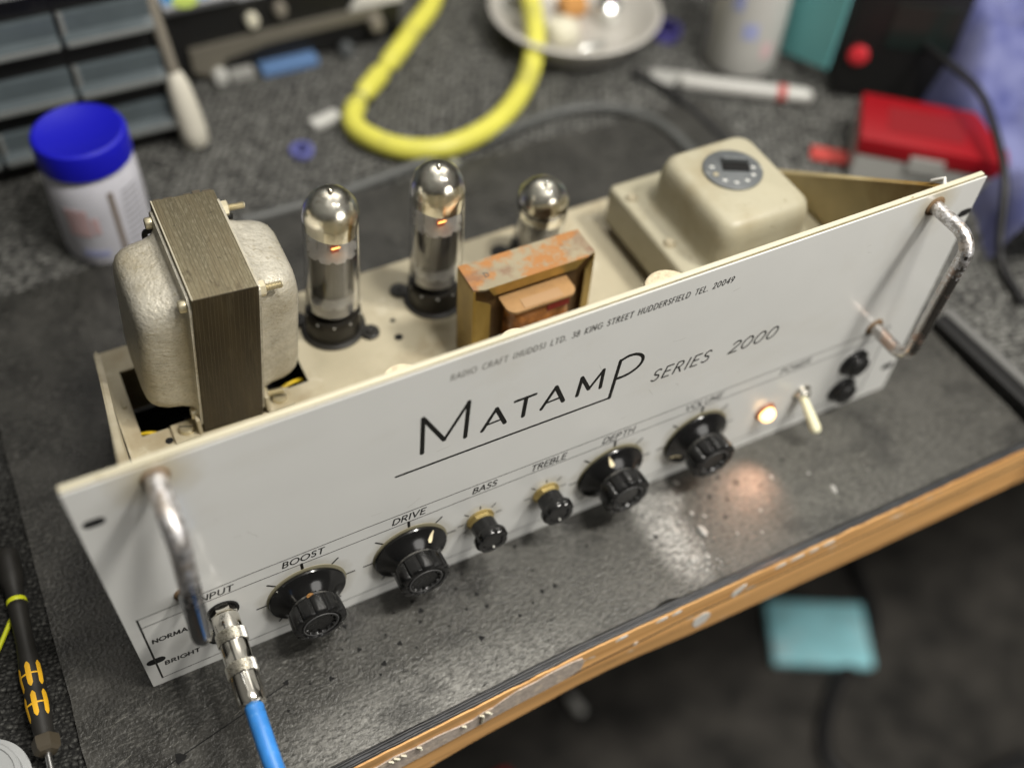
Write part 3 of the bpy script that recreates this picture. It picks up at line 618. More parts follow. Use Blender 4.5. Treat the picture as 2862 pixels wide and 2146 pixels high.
# ---- knobs
TY = lambda x, z, y=0: Matrix.Translation((x, y, z)) @ Matrix.Rotation(PI / 2, 4, 'X')   # +Z of the lathe -> -Y (towards the viewer)
def big_knob(cx, cz_, ang, lab, chipd=False):
    bm = B(); lathe(bm, [(17, .4), (20.3, .8), (20.9, 1.7), (20.5, 2.5), (17.5, 3.6), (14.6, 5.4), (12.2, 7.8), (11.4, 8.6)], 72)
    k = obj('control_knob', bm, bake, amp, smooth=40, T=TY(cx, cz_), label=lab)
    bm = B(); lathe(bm, [(11.45, 8.4), (10.9, 9.6), (10.8, 12.0)], 60); obj('knob_neck', bm, neck_dust, k, smooth=60, T=TY(cx, cz_))
    def wb(a, h): return -1.25 * max(0, math.cos(a * 11)) ** 3 if 10.8 < h < 21.35 else 0
    bm = B(); lathe(bm, [(11.0, 9.4), (13.4, 10.9), (14.0, 11.4), (14.3, 19.2), (14.0, 20.6), (13.2, 21.2), (11.0, 21.4), (10.4, 20.5), (9.4, 20.4), (9.2, 21.2), (8.4, 21.3), (8.0, 20.2), (0, 20.0)], 96, wob=wb)
    obj('grip', bm, bake_dusty, k, smooth=35, T=TY(cx, cz_))
    bm = B(); lathe(bm, [(8.6, 20.9), (8.7, 21.3), (9.2, 21.45), (9.6, 21.2), (9.6, 20.9)], 48, cap=False); obj('grip_ring', bm, mat('worn_grey_rim', (.055, .055, .055), .45) if 'worn_grey_rim' not in MATS else MATS['worn_grey_rim'], k, smooth=60, T=TY(cx, cz_))
    # teardrop pointer inlay lying on the cone
    t = math.radians(ang); bm = B()
    prof = [(19.6, 3.05, .12), (18.2, 3.55, .55), (16.8, 4.15, 1.0), (15.6, 4.95, 1.3), (14.6, 5.75, 1.35), (13.7, 6.45, .9)]
    for a_, b_ in zip(prof, prof[1:]):
        pass
    L_, R_ = [], []
    for r0, h0, w0 in prof:
        c_ = Vector((r0 * math.sin(t), -h0 - .12, r0 * math.cos(t))); s_ = Vector((math.cos(t), 0, -math.sin(t)))
        L_.append(bm.verts.new(c_ - s_ * w0)); R_.append(bm.verts.new(c_ + s_ * w0))
    for i in range(len(L_) - 1): bm.faces.new((L_[i], R_[i], R_[i + 1], L_[i + 1]))
    geo = bmesh.ops.extrude_face_region(bm, geom=bm.faces[:]); bmesh.ops.translate(bm, vec=(0, .5, 0), verts=[v for v in geo['geom'] if isinstance(v, bmesh.types.BMVert)])
    obj('pointer', bm, ivory, k, T=Matrix.Translation((cx, 0, cz_)))
    if chipd:
        bm = B(); bmesh.ops.create_icosphere(bm, subdivisions=2, radius=2.2)
        for v in bm.verts: v.co *= 1 + .35 * mn.noise(v.co * .8); v.co.y *= .6
        obj('chipped_patch', bm, mat('chipped_brown_resin', (.26, .13, .04), .7, var=.5, vscale=300), k, T=Matrix.Translation((cx - .5, -9.8, cz_ + 11.0)))
    # felt/dust ring stain
    bm = B(); lathe(bm, [(21.5, .02), (21.5, .3), (20, .4)], 60); obj('skirt_washer', bm, mat('olive_felt', (.22, .20, .13), .8) if 'olive_felt' not in MATS else MATS['olive_felt'], k, smooth=60, T=TY(cx + .2, cz_ + .6))
    return k
big_knob(*BIG[0], 205, 'BOOST knob with a chipped neck', True)
big_knob(*BIG[1], 40, 'DRIVE knob, its ivory pointer turned to the upper right')
big_knob(*BIG[2], -14, 'DEPTH knob, its ivory pointer turned upwards')
big_knob(*BIG[3], 245, 'VOLUME knob next to the lit lamp')
def small_knob(cx, cz_, lab):
    bm = B()
    def wf(a, h): return -.5 * max(0, math.cos(a * 6)) ** 6 if 4 < h < 11 else 0
    lathe(bm, [(6.2, 3.6), (7.0, 4.0), (7.3, 10.5), (7.4, 11.4)], 60, wob=wf)
    k = obj('tone_knob', bm, bake_dusty, amp, smooth=35, T=TY(cx, cz_), label=lab)
    def wb(a, h): return -1.1 * max(0, math.cos(a * 5)) ** 3 if 10.6 < h < 17 else 0
    bm = B(); lathe(bm, [(7.2, 10.8), (9.1, 11.6), (9.5, 12.4), (9.4, 15.6), (8.8, 16.6), (6.2, 16.8), (5.8, 16.2), (0, 16.0)], 70, wob=wb); obj('grip', bm, bake, k, smooth=35, T=TY(cx, cz_))
    bm = B(); lathe(bm, [(8.2, 0.05), (8.3, 1.0), (7.7, 1.1)], 40); lathe(bm, [(7.5, 1.15), (7.5, 3.1), (6.8, 3.5), (6.0, 3.6)], 6); obj('locknut', bm, nutyel, k, smooth=30, T=TY(cx, cz_))
    bm = B(); bmesh.ops.create_icosphere(bm, subdivisions=2, radius=.7); obj('marker_dot', bm, whitechip, k, T=Matrix.Translation((cx + .5, -16.6, cz_ - 4.8)))
small_knob(*SM[0], 'BASS knob'); small_knob(*SM[1], 'TREBLE knob')

# ---- input socket pair, lamp, switch, fuse holders
bm = B(); lathe(bm, [(8.2, .05), (8.2, .8), (7.0, 1.0), (6.2, .7)], 40); sk = obj('input_socket', bm, bake, amp, smooth=40, T=TY(44.2, 47.2)); 
bm = B(); lathe(bm, [(6.6, .9), (6.6, 3.2), (5.9, 3.6), (5.0, 3.7), (4.6, 6.2), (4.2, 6.3)], 6); obj('hex_nut', bm, chrome, sk, smooth=25, T=TY(44.2, 47.2))
bm = B(); lathe(bm, [(8.0, .05), (8.0, .8), (6.8, 1.0), (6.2, .7), (5.6, .3), (0, .2)], 40); obj('input_socket', bm, bake, amp, smooth=40, T=TY(40.6, 25.6))
bm = B(); lathe(bm, [(7.0, .05), (6.9, 1.0), (6.2, 1.8), (5.4, 2.0)], 40); pl = obj('pilot_lamp', bm, orange_rim, amp, smooth=40, T=TY(378.4, 29.8))
bm = B(); lathe(bm, [(5.2, 1.0), (5.1, 3.0), (4.6, 4.8), (3.2, 6.2), (1.6, 6.8), (0, 7.0)], 36); obj('lamp_lens', bm, lampm, pl, smooth=60, T=TY(378.4, 29.8))
bm = B(); lathe(bm, [(6.4, .05), (6.4, .9), (4.6, 1.2), (4.3, 4.2), (3.8, 4.6), (0, 4.6)], 32); pl_l = bpy.data.lights.new('pilot_light', 'SPOT'); pl_l.energy = .19; pl_l.color = (1, .56, .36); pl_l.spot_size = 1.5; pl_l.spot_blend = 1.0; pl_l.shadow_soft_size = .004
pl_o = bpy.data.objects.new('pilot_light', pl_l); C.objects.link(pl_o); pl_o.location = (.3780, -.0085, .0275); pl_o.rotation_euler = (Vector((.340, -.040, 0)) - Vector((.378, -.0085, .0275))).to_track_quat('-Z', 'Y').to_euler()
bm = B(); lathe(bm, [(6.4, .05), (6.4, .9), (4.6, 1.2), (4.3, 4.2), (3.8, 4.6), (0, 4.6)], 32); tsw = obj('toggle_switch', bm, chrome, amp, smooth=35, T=TY(404.2, 35.2))
bm = B(); sweep(bm, [(404.3, -3.5, 33), (404.8, -7, 29.6), (405.6, -12, 25), (406.6, -18.2, 19.2)], [2.2, 2.6, 3.1, 3.5], 18, rnd=True); obj('switch_lever', bm, sw_m, tsw, smooth=60)
bm = B(); bmesh.ops.create_icosphere(bm, subdivisions=3, radius=3.0); obj('switch_bush', bm, blackhole, tsw, smooth=60, T=Matrix.Translation((401.5, .6, 33.2)))
for x, z in ((440.4, 46.2), (440.2, 20.2)):
    bm = B(); lathe(bm, [(10.2, .05), (10.2, 1.6), (9.2, 2.4), (8.0, 2.5), (7.8, 5.8), (7.0, 6.6), (0, 6.6)], 44); fh = obj('fuse_holder', bm, bake_dusty, amp, smooth=35, T=TY(x, z))
    bm = B(); box(bm, x - 5.6, x + 5.6, -7.0, -6.5, z - .8, z + .8); obj('coin_slot', bm, blackhole, fh)

# ---- handles
def handle(xt, xb, zt, zb_, lab, m, pm, cut, rad_):
    R0 = 11; d = 29; pts = [(xt, 1, zt), (xt, -(d - R0), zt)]
    for k in range(1, 9):
        a = k / 8 * PI / 2; pts.append((xt, -(d - R0) - R0 * math.sin(a), zt - R0 + R0 * math.cos(a)))
    for k in range(1, 6): t = k / 6; pts.append((xt + (xb - xt) * t, -d, zt - R0 + (zb_ + R0 - zt + R0) * t))
    for k in range(0, 9):
        a = k / 8 * PI / 2; pts.append((xb, -(d - R0) - R0 * math.cos(a), zb_ + R0 - R0 * math.sin(a)))
    pts += [(xb, 1, zb_)]
    P2 = []
    for a_, b_ in zip(pts, pts[1:]):
        n_ = max(1, int((Vector(b_) - Vector(a_)).length / 1.2))
        P2 += [Vector(a_).lerp(Vector(b_), q / n_) for q in range(n_)]
    bm = B(); sweep(bm, P2 + [Vector(pts[-1])], rad_, 28, mi=0)
    for f in bm.faces:
        c_ = f.calc_center_median()
        w_ = c_.z + 14 * mn.noise(c_ * .16) + 22 * mn.noise(c_ * .55)
        f.material_index = 1 if w_ < zt - cut else 0
    h = obj('carry_handle', bm, m, amp, smooth=60, mats=[m, pm], label=lab)
    for x, z in ((xt, zt), (xb, zb_)):
        bm = B(); lathe(bm, [(6.2, .03), (6.0, .5), (4.5, .8)], 32); obj('handle_collar', bm, mat('rust_collar', (.16, .10, .05), .8) if 'rust_collar' not in MATS else MATS['rust_collar'], h, smooth=60, T=TY(x, z))
handle(35.6, 31.4, 168.4, 75.5, 'flaking chromed handle above the jack plug', handle_m, handle_clean, 40, 4.7)
handle(450.4, 445.6, 168.0, 75.5, 'flaking chromed handle above the fuse holders', handle_m, handle_right, 18, 3.9)

# ---- chassis: deck with cut-outs, side walls, gussets
bm = B()
ZD = 58
X = [27, 36, 131, 455]; Y = [5, 113, 163.5, 182]
for i in range(3):
    for j in range(3):
        if i == 1 and j == 1: continue
        a = [bm.verts.new(v) for v in ((X[i], Y[j], ZD), (X[i + 1], Y[j], ZD), (X[i + 1], Y[j + 1], ZD), (X[i], Y[j + 1], ZD))]; bm.faces.new(a)
bmesh.ops.remove_doubles(bm, verts=bm.verts, dist=.01)
r = bmesh.ops.extrude_face_region(bm, geom=bm.faces[:]); bmesh.ops.translate(bm, vec=(0, 0, -1.4), verts=[v for v in r['geom'] if isinstance(v, bmesh.types.BMVert)])
box(bm, 27, 28.3, 5, 182, 2, ZD - 1.42); box(bm, 453.7, 455, 5, 182, 2, ZD - 1.42); box(bm, 28.32, 453.68, 180.7, 182, 2, ZD - 1.42)
box(bm, 27, 28.2, 6, 181, ZD + .01, ZD + 3.0)
ch = obj('chassis', bm, cream, amp, smooth=30)
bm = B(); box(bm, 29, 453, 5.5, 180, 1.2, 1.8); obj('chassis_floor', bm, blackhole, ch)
def gusset(x_front, x_back, t, m, lab, zf, name):
    bm = B(); pts = [(x_front, 4.8, zf), (x_back, 181.5, 59), (x_back, 181.5, 54), (x_front, 4.8, 54)]
    extrude(bm, pts, (t, 0, 0))
    # folded lip along the sloping top edge
    n_ = Vector((0, 181.5 - 4.8, 59 - zf)).normalized()
    up = Vector((0, -n_.z, n_.y)) if n_.y > 0 else Vector((0, n_.z, -n_.y))
    s = 1 if t > 0 else -1
    lip = [Vector((x_front + t, 4.8, zf)), Vector((x_back + t, 181.5, 59)), Vector((x_back + t + s * 2.2, 181.5, 58)), Vector((x_front + t + s * 2.2, 4.8, zf - 1))]
    extrude(bm, lip, (0, -.5, -.7))
    return obj(name, bm, m, amp, label=lab)
gusset(23.4, 26.2, -1.2 * -1, cream, None, 171, 'side_gusset')
gusset(457.6, 457.6, -1.2, brownwall, 'brown-stained gusset', 177, 'side_gusset')
bm = B(); sweep(bm, [(457, 4.8, 176.9), (458.5, 7, 178.6), (456, 12, 174)], 1.2, 8, rnd=True); obj('weld_bead', bm, whitechip, amp, smooth=60)
# yellow wires inside the cut-out
for q in ([(33, 122, 50), (40, 119, 52), (46, 116.5, 51), (54, 114.8, 48)], [(104, 117, 50), (115, 119, 52), (124, 121, 52), (130, 124, 48)]):
    bm = B(); sweep(bm, cr(q, 6), 1.0, 8); obj('yellow_wire', bm, ywire, ch, smooth=60)
bm = B(); sweep(bm, cr([(60, 117, 54), (75, 113, 55), (92, 115, 55), (100, 120, 50)], 6), 2.2, 8); obj('loom_sleeve', bm, sd_black, ch, smooth=60)
for x, y in ((48.5, 104.3),):
    bm = B(); lathe(bm, [(2.2, 0), (2.2, .15), (0, .16)], 16, Matrix.Translation((x, y, ZD))); obj('deck_hole', bm, blackhole, ch)
for x, y in ((32.6, 140),):
    bm = B(); box(bm, x - 1.2, x + 1.2, y - 4, y + 2, ZD + .02, ZD + 1.2, .4); obj('deck_rivet', bm, cream, ch)

# ---- output transformer (tilted, end bells left and right)
TT = Matrix.Translation((67.4, 100.6, 61)) @ Matrix.Rotation(math.radians(5.5), 4, 'Y') @ Matrix.Rotation(math.radians(2.6), 4, 'X')
CW, CD, CH = 32.9, 73.5, 102.0
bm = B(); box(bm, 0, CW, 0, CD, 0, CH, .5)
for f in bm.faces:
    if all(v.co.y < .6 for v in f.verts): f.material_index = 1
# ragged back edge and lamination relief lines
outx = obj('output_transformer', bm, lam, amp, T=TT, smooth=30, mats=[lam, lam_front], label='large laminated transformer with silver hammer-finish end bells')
bm = B()
for k in range(17):
    x = 1 + (CW - 2) * k / 16 + random.uniform(-.5, .5); sweep(bm, [(x, .6, CH + .02), (x, CD - .6, CH + .02)], .09, 4, flat=(2, .5)); sweep(bm, [(x, -.02, 1), (x, -.02, CH - 1)], .08, 4, flat=(1, .5))
for k in range(6): x = 2 + k * 5; box(bm, x, x + random.uniform(3, 5), CD - .2, CD + random.uniform(.6, 2.0), CH - 6, CH - random.uniform(.0, .8))
obj('lamination_edge', bm, mat('dark_lamination_gap', (.07, .055, .035), .6), outx, T=TT)
bm = B(); box(bm, 0.2, .9, .3, CD - .2, CH - .4, CH + .35, .1); box(bm, CW - .8, CW - .1, .3, CD - 8, CH - .3, CH + .25, .1); obj('bright_edge_strip', bm, mat('worn_bright_edge', (.52, .48, .37), .4, metal=.6), outx, T=TT)
def bell(side):
    bm = B()
    # local loft axis Z -> outwards; section plane (u = depth along y, v = height)
    L0 = [(CD - 1.5, CH - 3.5, 6, 0), (CD - 1.5, CH - 3.5, 6, 1.3), (CD - 11, CH - 16, 8, 1.8), (CD - 13.5, CH - 18.5, 10, 3.4), (CD - 14.5, CH - 20, 12, 8), (CD - 15.5, CH - 21, 13, 15), (CD - 17.5, CH - 23, 13.5, 19.5), (CD - 21, CH - 26.5, 13, 22.6), (CD - 26, CH - 32, 12, 24.5), (CD - 33, CH - 39, 10, 25.3)]
    secs = [(a, b_, r0, z, 0, 0) for a, b_, r0, z in L0]
    loft(bm, secs, cap0=True)
    # map (u, v, z) -> (x, y, z)
    s = -1 if side < 0 else 1
    mt = Matrix(((0, 0, s, (-.05 if s < 0 else CW + .05)), (1, 0, 0, CD / 2), (0, 1, 0, CH / 2 - 1.0), (0, 0, 0, 1)))
    return obj('end_bell', bm, hammer, outx, smooth=50, T=TT @ mt)
bell(-1); bell(1)
def screw(x, y, z, d, r, h, name, m, par, slot=True, T=None):
    bm = B(); lathe(bm, [(r, 0), (r, h * .75), (r * .85, h), (0, h)], 24, axis((x, y, z), d)); o = obj(name, bm, m, par, smooth=35, T=T)
    if slot:
        a = Vector(d).normalized(); u = Vector((0, .35, 1)) if abs(a.z) < .9 else Vector((1, -.35, 0)); u = (u - a * u.dot(a)).normalized(); v = a.cross(u)
        bm = B(); c_ = Vector((x, y, z)) + a * (h * .98); extrude(bm, [c_ + u * r * .9 + v * .35, c_ - u * r * .9 + v * .35, c_ - u * r * .9 - v * .35, c_ + u * r * .9 - v * .35], a * .12)
        q = obj('screw_slot', bm, blackhole, par, T=T)
    return o
for (y, z) in ((6.5, CH - 9), (6.5, 9.0), (CD - 7, CH - 8)):
    screw(-1.4, y, z, (-1, 0, 0), 3.2, 3.6, 'clamp_screw', brasst, outx, T=TT)
    bm = B(); lathe(bm, [(4.2, 0), (4.2, 3.4), (3.6, 3.8), (2, 3.8)], 6, axis((CW + 1.2, y, z), (1, 0, 0))); obj('clamp_nut', bm, brasst, outx, smooth=25, T=TT)
    bm = B(); prof = [(2.0, 3.0)]
    for k in range(10): prof += [(2.0, 4 + k * .85), (1.6, 4.4 + k * .85)]
    prof += [(1.5, 12.6), (0, 12.7)]; lathe(bm, prof, 18, axis((CW + 1.2, y, z), (1, 0, 0))); obj('bolt_thread', bm, brasst, outx, smooth=35, T=TT)
for sx in (-1, 1):  # wire tails behind the top nuts
    bm = B(); xx = -3 if sx < 0 else CW + 5; sweep(bm, cr([(xx, CD - 8, CH - 12), (xx + sx * 2, CD - 3, CH - 18), (xx + sx * 1, CD + 1, CH - 30)], 5), 1.6, 8, rnd=True); obj('tag_wire', bm, blackrub, outx, smooth=60, T=TT)
# mounting feet on the deck
def foot(x0, x1, lab=None):
    bm = B(); box(bm, x0, x1, 99.4, 112.4, 58.1, 60.2, .3); o = obj('mounting_foot', bm, cream, outx)
    screw((x0 + x1) / 2 + .5, 105.8, 60.2, (.04, 0, 1), 4.1, 3.0, 'foot_screw', brasst, outx)
    return o
foot(51.4, 65.6); foot(103.5, 118.5)
for xa in (64.4, 102.6):
    bm = B(); box(bm, xa, xa + 2.1, 99.6, 112, 60.2, 72, .3, seg=1); obj('foot_bracket', bm, cream, outx)

# ---- output valves
def valve(bx, by, tipx, tipy, ztop, lab, glow=True, short=False):
    h = ztop - 58.0; sc = h / 114.0
    ax = Vector((tipx - bx, tipy - by, h)); T = Matrix.Translation((bx, by, 58)) @ Vector((0, 0, 1)).rotation_difference(ax.normalized()).to_matrix().to_4x4()
    r = 15.6; g0 = 21.0 * sc
    gp = [(12.5, g0), (14.2, g0 + 2), (r, g0 + 5), (r, 93 * sc), (r * 1.0, h - 18)]
    for k in range(1, 10): a = k / 9 * PI / 2; gp.append((r * math.cos(a) * (1 if k < 9 else 0), h - 18 + 17 * math.sin(a) ** 1.0))
    gin = [(max(0, a_ - .9), b_ + (.9 if i == 0 else (-.9 if b_ > h - 18 else 0))) for i, (a_, b_) in enumerate(gp[:-1])]
    bm = B(); lathe(bm, [(0, g0 + .9)] + gin + [(0, h - 1.95)], 56); bmesh.ops.recalc_face_normals(bm, faces=bm.faces); bmesh.ops.reverse_faces(bm, faces=bm.faces)
    nf = set(bm.faces); lathe(bm, [(0, g0)] + gp[:-1] + [(0, h - 1)], 56); outer = [f for f in bm.faces if f not in nf]; bmesh.ops.recalc_face_normals(bm, faces=outer); v = obj('output_valve', bm, glass, amp, smooth=60, T=T, label=lab, recalc=False)
    # silvered getter dome just inside the bulb
    ri = r - 1.0; mp = [(ri, h - 25.0), (ri, h - 18)]
    for k in range(1, 9): a = k / 9 * PI / 2; mp.append((ri * math.cos(a), h - 18.1 + 16.0 * math.sin(a)))
    mp.append((0, h - 2.1)); bm = B()
    lathe(bm, mp, 56, cap=False)
    for f in list(bm.faces):
        if len(f.verts) > 4: bm.faces.remove(f)
    for vv in bm.verts:
        if abs(vv.co.z - (h - 25.0)) < .01: vv.co.z += 1.3 * math.sin(2 * math.atan2(vv.co.y, vv.co.x) + .8)
    g = obj('getter_mirror', bm, mirror, v, smooth=60, T=T)
    bm = B(); lathe(bm, [(1.4, h - 1.2), (1.1, h + .4), (0, h + .8)], 16); obj('seal_tip', bm, mirror, v, smooth=60, T=T)
    # base, rim of glass beads, flange socket
    bm = B(); lathe(bm, [(15.6, 1.5), (16.4, 2.4), (16.4, 14), (16.0, 18.0), (15.2, 19.0), (12, 19.2)], 48); obj('valve_base', bm, valvebase, v, smooth=35, T=T)
    bm = B(); lathe(bm, [(19.2, .1), (19.2, 1.6), (17.0, 2.6), (16.5, 2.6)], 48, Matrix.Translation((bx, by, 58)))
    a_ = math.radians(-37)
    for s in (-1, 1):
        c_ = Vector((bx + s * 22.5 * math.cos(a_), by + s * 22.5 * math.sin(a_), 58.1)); lathe(bm, [(5.8, 0), (5.8, 1.4), (4.8, 2.2), (0, 2.3)], 24, Matrix.Translation(c_))
    obj('valve_socket', bm, valvebase, v, smooth=35)
    for s in (-1, 1):
        c_ = (bx + s * 22.5 * math.cos(a_), by + s * 22.5 * math.sin(a_), 60.3); screw(*c_, (0, 0, 1), 2.4, 1.4, 'socket_screw', valvebase, v, slot=False)
    # electrode structure: anode box of folded plate with side wings, mica discs
    za, zb2 = (34 * sc, 70 * sc) if not short else (30 * sc, 72 * sc)
    bm = B(); P = []
    for k in range(24):
        a = 2 * PI * k / 24; P.append((11.0 * math.cos(a) * (1 if abs(math.cos(a)) < .93 else 1.08), 7.4 * math.sin(a)))
    loftv = [[bm.verts.new((x, y, z)) for x, y in P] for z in (za, zb2)]
    for k in range(24): j = (k + 1) % 24; bm.faces.new((loftv[0][k], loftv[0][j], loftv[1][j], loftv[1][k]))
    bm.faces.new(loftv[0]); bm.faces.new(loftv[1])
    for s in (-1, 1): box(bm, s * 11.7 - .35, s * 11.7 + .35, -4.5, 4.5, za + 1, zb2 - 1)
    for xx in (-4, 1.5, 5.5): box(bm, xx - .35, xx + .35, -8.3, -7.2, za + 2, zb2 - 2)
    obj('anode', bm, anode_m, v, smooth=35, T=T @ Matrix.Rotation(math.radians(-14), 4, 'Z'))
    def micab(z, rr):
        bm = B(); lathe(bm, [(rr, z), (rr, z + .5), (0, z + .5)], 72, wob=lambda a, hh: -2.0 * max(0, math.cos(a * 10)) ** 4 if True else 0); obj('mica_disc', bm, mica_m, v, smooth=20, T=T)
    micab(zb2 + 1.2, 13.9); micab(za - 2.2, 13.4)
    bm = B(); lathe(bm, [(10.5, g0 + 1), (13.2, g0 + 3.5), (11.0, g0 + 7), (6, g0 + 9)], 40); obj('glass_pinch', bm, mat('milky_pinch_glass', (.42, .41, .40), .25) if 'milky_pinch_glass' not in MATS else MATS['milky_pinch_glass'], v, smooth=60, T=T)
    bm = B()
    for k in range(10):
        a = 2 * PI * k / 10; bmesh.ops.create_icosphere(bm, subdivisions=1, radius=.9, matrix=Matrix.Translation((15.7 * math.cos(a), 15.7 * math.sin(a), 17.2)))
    obj('base_dimple', bm, clearp, v, smooth=60, T=T)
    bm = B()
    for s in (-1, 1): sweep(bm, [(s * 8.2, 0, zb2 + 1.5), (s * 8.2, 0, zb2 + 9), (s * 4, 0, zb2 + 12)], .45, 8)
    for s in (-3, 3.6): sweep(bm, [(s, -3, zb2 + 1.5), (s, -3, zb2 + 7.0)], .35, 8)
    obj('support_rod', bm, steel, v, smooth=60, T=T)
    bm = B(); box(bm, -2.2, 2.2, -6.0, -3.0, zb2 + 1.8, zb2 + 5.6, .6); obj('cathode_top', bm, cath, v, T=T, smooth=40)
    if glow:
        bm = B(); sweep(bm, [(-2.1, -6.6, zb2 + 6.0), (0, -6.8, zb2 + 6.2), (2.1, -6.6, zb2 + 6.0)], .36, 10, rnd=True); obj('heater_glow', bm, heat, v, smooth=60, T=T)
    bm = B()   # red printed mark on the bulb
    for (t0, z0, z1) in ((-.28, .50, .62), (-.18, .44, .50)):
        for k in range(6):
            a0 = t0 + k * .05; z = (z0 + (z1 - z0) * k / 6) * h
            c_ = Vector((15.28 * math.cos(a0), 15.28 * math.sin(a0), z)); box(bm, -.12, .12, -.5, .5, -1.6, 1.6, T=Matrix.Translation(c_) @ Matrix.Rotation(a0, 4, 'Z'))
    obj('printed_mark', bm, redprint, v, T=T)
    return v
valve(158.8, 146.5, 163.6, 139.8, 167.6, 'output valve nearest the laminated transformer, heater glowing')
valve(224.0, 144.5, 222.6, 134.0, 169.2, 'middle output valve, heater glowing')
valve(296.5, 150.0, 291.5, 136.5, 133.0, 'short blurred valve partly behind the rust-mottled choke', glow=False, short=True)
bm = B(); lathe(bm, [(2.6, 0), (2.6, .12), (0, .13)], 16, Matrix.Translation((191, 123, ZD))); lathe(bm, [(1.6, 0), (1.6, .12), (0, .13)], 16, Matrix.Translation((193, 137, ZD))); obj('deck_hole', bm, blackhole, ch)

# ---- small choke with rust-mottled frame
cx0, cx1, cy0, cy1, cz0, cz1 = 219.6, 294.8, 80.8, 103.0, 58.2, 122.9
bm = B(); box(bm, cx0 + 2, cx1 - 2, cy0 + 3.0, cy1 - .5, cz0, cz1 - 2, .2); chk = obj('choke_transformer', bm, brown_lam, amp, label='small choke with a rust-mottled golden steel frame and amber winding')
bm = B(); extrude(bm, [(cx0, cy1, cz1), (cx1, cy1, cz1), (cx1, cy0 + 2, cz1), (cx1 - 6, cy0, cz1), (cx0 + 6, cy0, cz1), (cx0, cy0 + 2, cz1)], (0, 0, -1.2))
obj('frame_top', bm, top_rust, chk)
bm = B(); extrude(bm, [(cx0 + 8, cy0 - .1, cz1 - .3), (cx1 - 6, cy0 - .1, cz1 - .3), (cx1 - 12, cy0 + .5, cz1 - 7.5), (cx0 + 12, cy0 + .5, cz1 - 7.5)], (0, 1.2, 0)); obj('frame_front_lip', bm, orange_steel, chk)
bm = B(); box(bm, cx0 - .2, cx0 + 1.4, cy0 + 1.6, cy1, cz0, cz1 - 1.25, .5); extrude(bm, [(cx0 + .2, cy0 + 1.6, cz1 - 5), (cx0 + 1.5, cy0 + .2, cz1 - 8), (cx0 + 9.5, cy0 - .6, cz1 - 13), (cx0 + 9.5, cy0 - .6, cz0), (cx0 + .2, cy0 + 1.6, cz0)], (.0, 1.4, 0)); obj('frame_side', bm, orange_steel, chk)
bm = B(); box(bm, cx1 - 1.4, cx1 + .2, cy0 + 1.6, cy1, cz0, cz1 - 1.25, .5); extrude(bm, [(cx1 - .2, cy0 + 1.6, cz1 - 4), (cx1 - 6.5, cy0 - .6, cz1 - 10), (cx1 - 6.5, cy0 - .6, cz0), (cx1 - .2, cy0 + 1.6, cz0)], (.0, 1.4, 0)); obj('frame_side', bm, orange_steel, chk)
bm = B(); o2 = [(x + 256.5, y + 78.0) for x, y in rrect(42.5, 19, 5.5)]; extrude(bm, [(x, y, 111.0) for x, y in o2], (0, 0, -1.7)); bob = obj('bobbin_flange', bm, fibre, chk, smooth=30)
bm = B(); box(bm, 245, 269, 69.6, 76.6, 111.02, 111.3); obj('paper_label', bm, mat('tan_paper', (.40, .25, .13), .6), chk)
bm = B(); loft(bm, [(37, 16.4, 6, 60, 256.5, 78.5), (38.5, 17.2, 6.5, 78, 256.5, 78), (37.5, 16.6, 6.5, 95, 256.5, 78.4), (36.5, 16, 6, 109.2, 256.5, 78.5)])
for v in bm.verts: v.co += Vector((mn.noise(v.co * .3), mn.noise(v.co * .3 + Vector((9, 0, 0))), 0)) * 1.0
obj('winding', bm, wax, chk, smooth=50)
bm = B(); box(bm, 259, 273, 69.4, 70.3, 103, 108.6, .3); obj('red_tape', bm, redtape, chk)
# stamped letter D and mark on top: dark loop
bm = B(); strokes(bm, [(0, -2.2), (0, 2.2), (1.2, 2.1), (2.0, 1.2), (2.1, 0), (1.6, -1.5), (0, -2.2)], .38, 0)
obj('stamped_mark', bm, mat('stamp_ink', (.10, .09, .08), .6), chk, T=Matrix.Translation((230.2, 91, cz1 + .03)) @ Matrix.Rotation(-PI / 2, 4, 'X') @ Matrix.Rotation(math.radians(180), 4, 'X') @ Matrix.Diagonal((1, 1, .8, 1)))

# ---- mains transformer under a cream pressed shroud
bm = B(); loft(bm, [(104, 106, 3, 66, 402.5, 104), (104, 106, 3, 90.5, 402.5, 104), (103, 105, 3.2, 93.2, 402.5, 104), (99.5, 101.5, 3, 94.6, 402.5, 104), (74, 84, 8, 95.0, 399.5, 98), (68, 79, 10, 96.6, 399.0, 97.0), (66, 77, 11, 101, 399, 97), (65, 76, 11, 116, 399, 97), (64, 75, 11, 122, 399, 97), (61, 72, 10.5, 127, 399, 97), (56, 67, 9, 129.6, 399, 97), (50, 61, 7, 130.6, 399, 97)])
mt_ = obj('mains_transformer', bm, cream_clean, amp, smooth=50, label='cream pressed-steel mains transformer cover with a voltage selector on top')
bm = B(); box(bm, 354, 451, 54, 154, 58.2, 65.9, 1); obj('core_stack', bm, brown_lam, mt_)
for q in ([(362.6, 60, 94.7), (362.6, 140, 94.7)], [(434.8, 60, 94.7), (434.8, 140, 94.7)]):
    bm = B(); sweep(bm, q, .7, 8, rnd=True, flat=(2, .6)); obj('pressed_rib', bm, cream_clean, mt_, smooth=60)
bm = B(); sweep(bm, [(350.4, 52, 66.6), (350.4, 156, 66.6)], .5, 6); sweep(bm, [(350.4, 156, 66.6), (454.6, 156, 66.6)], .5, 6); obj('cover_seam', bm, mat('grimy_seam', (.07, .055, .03), .8), mt_)
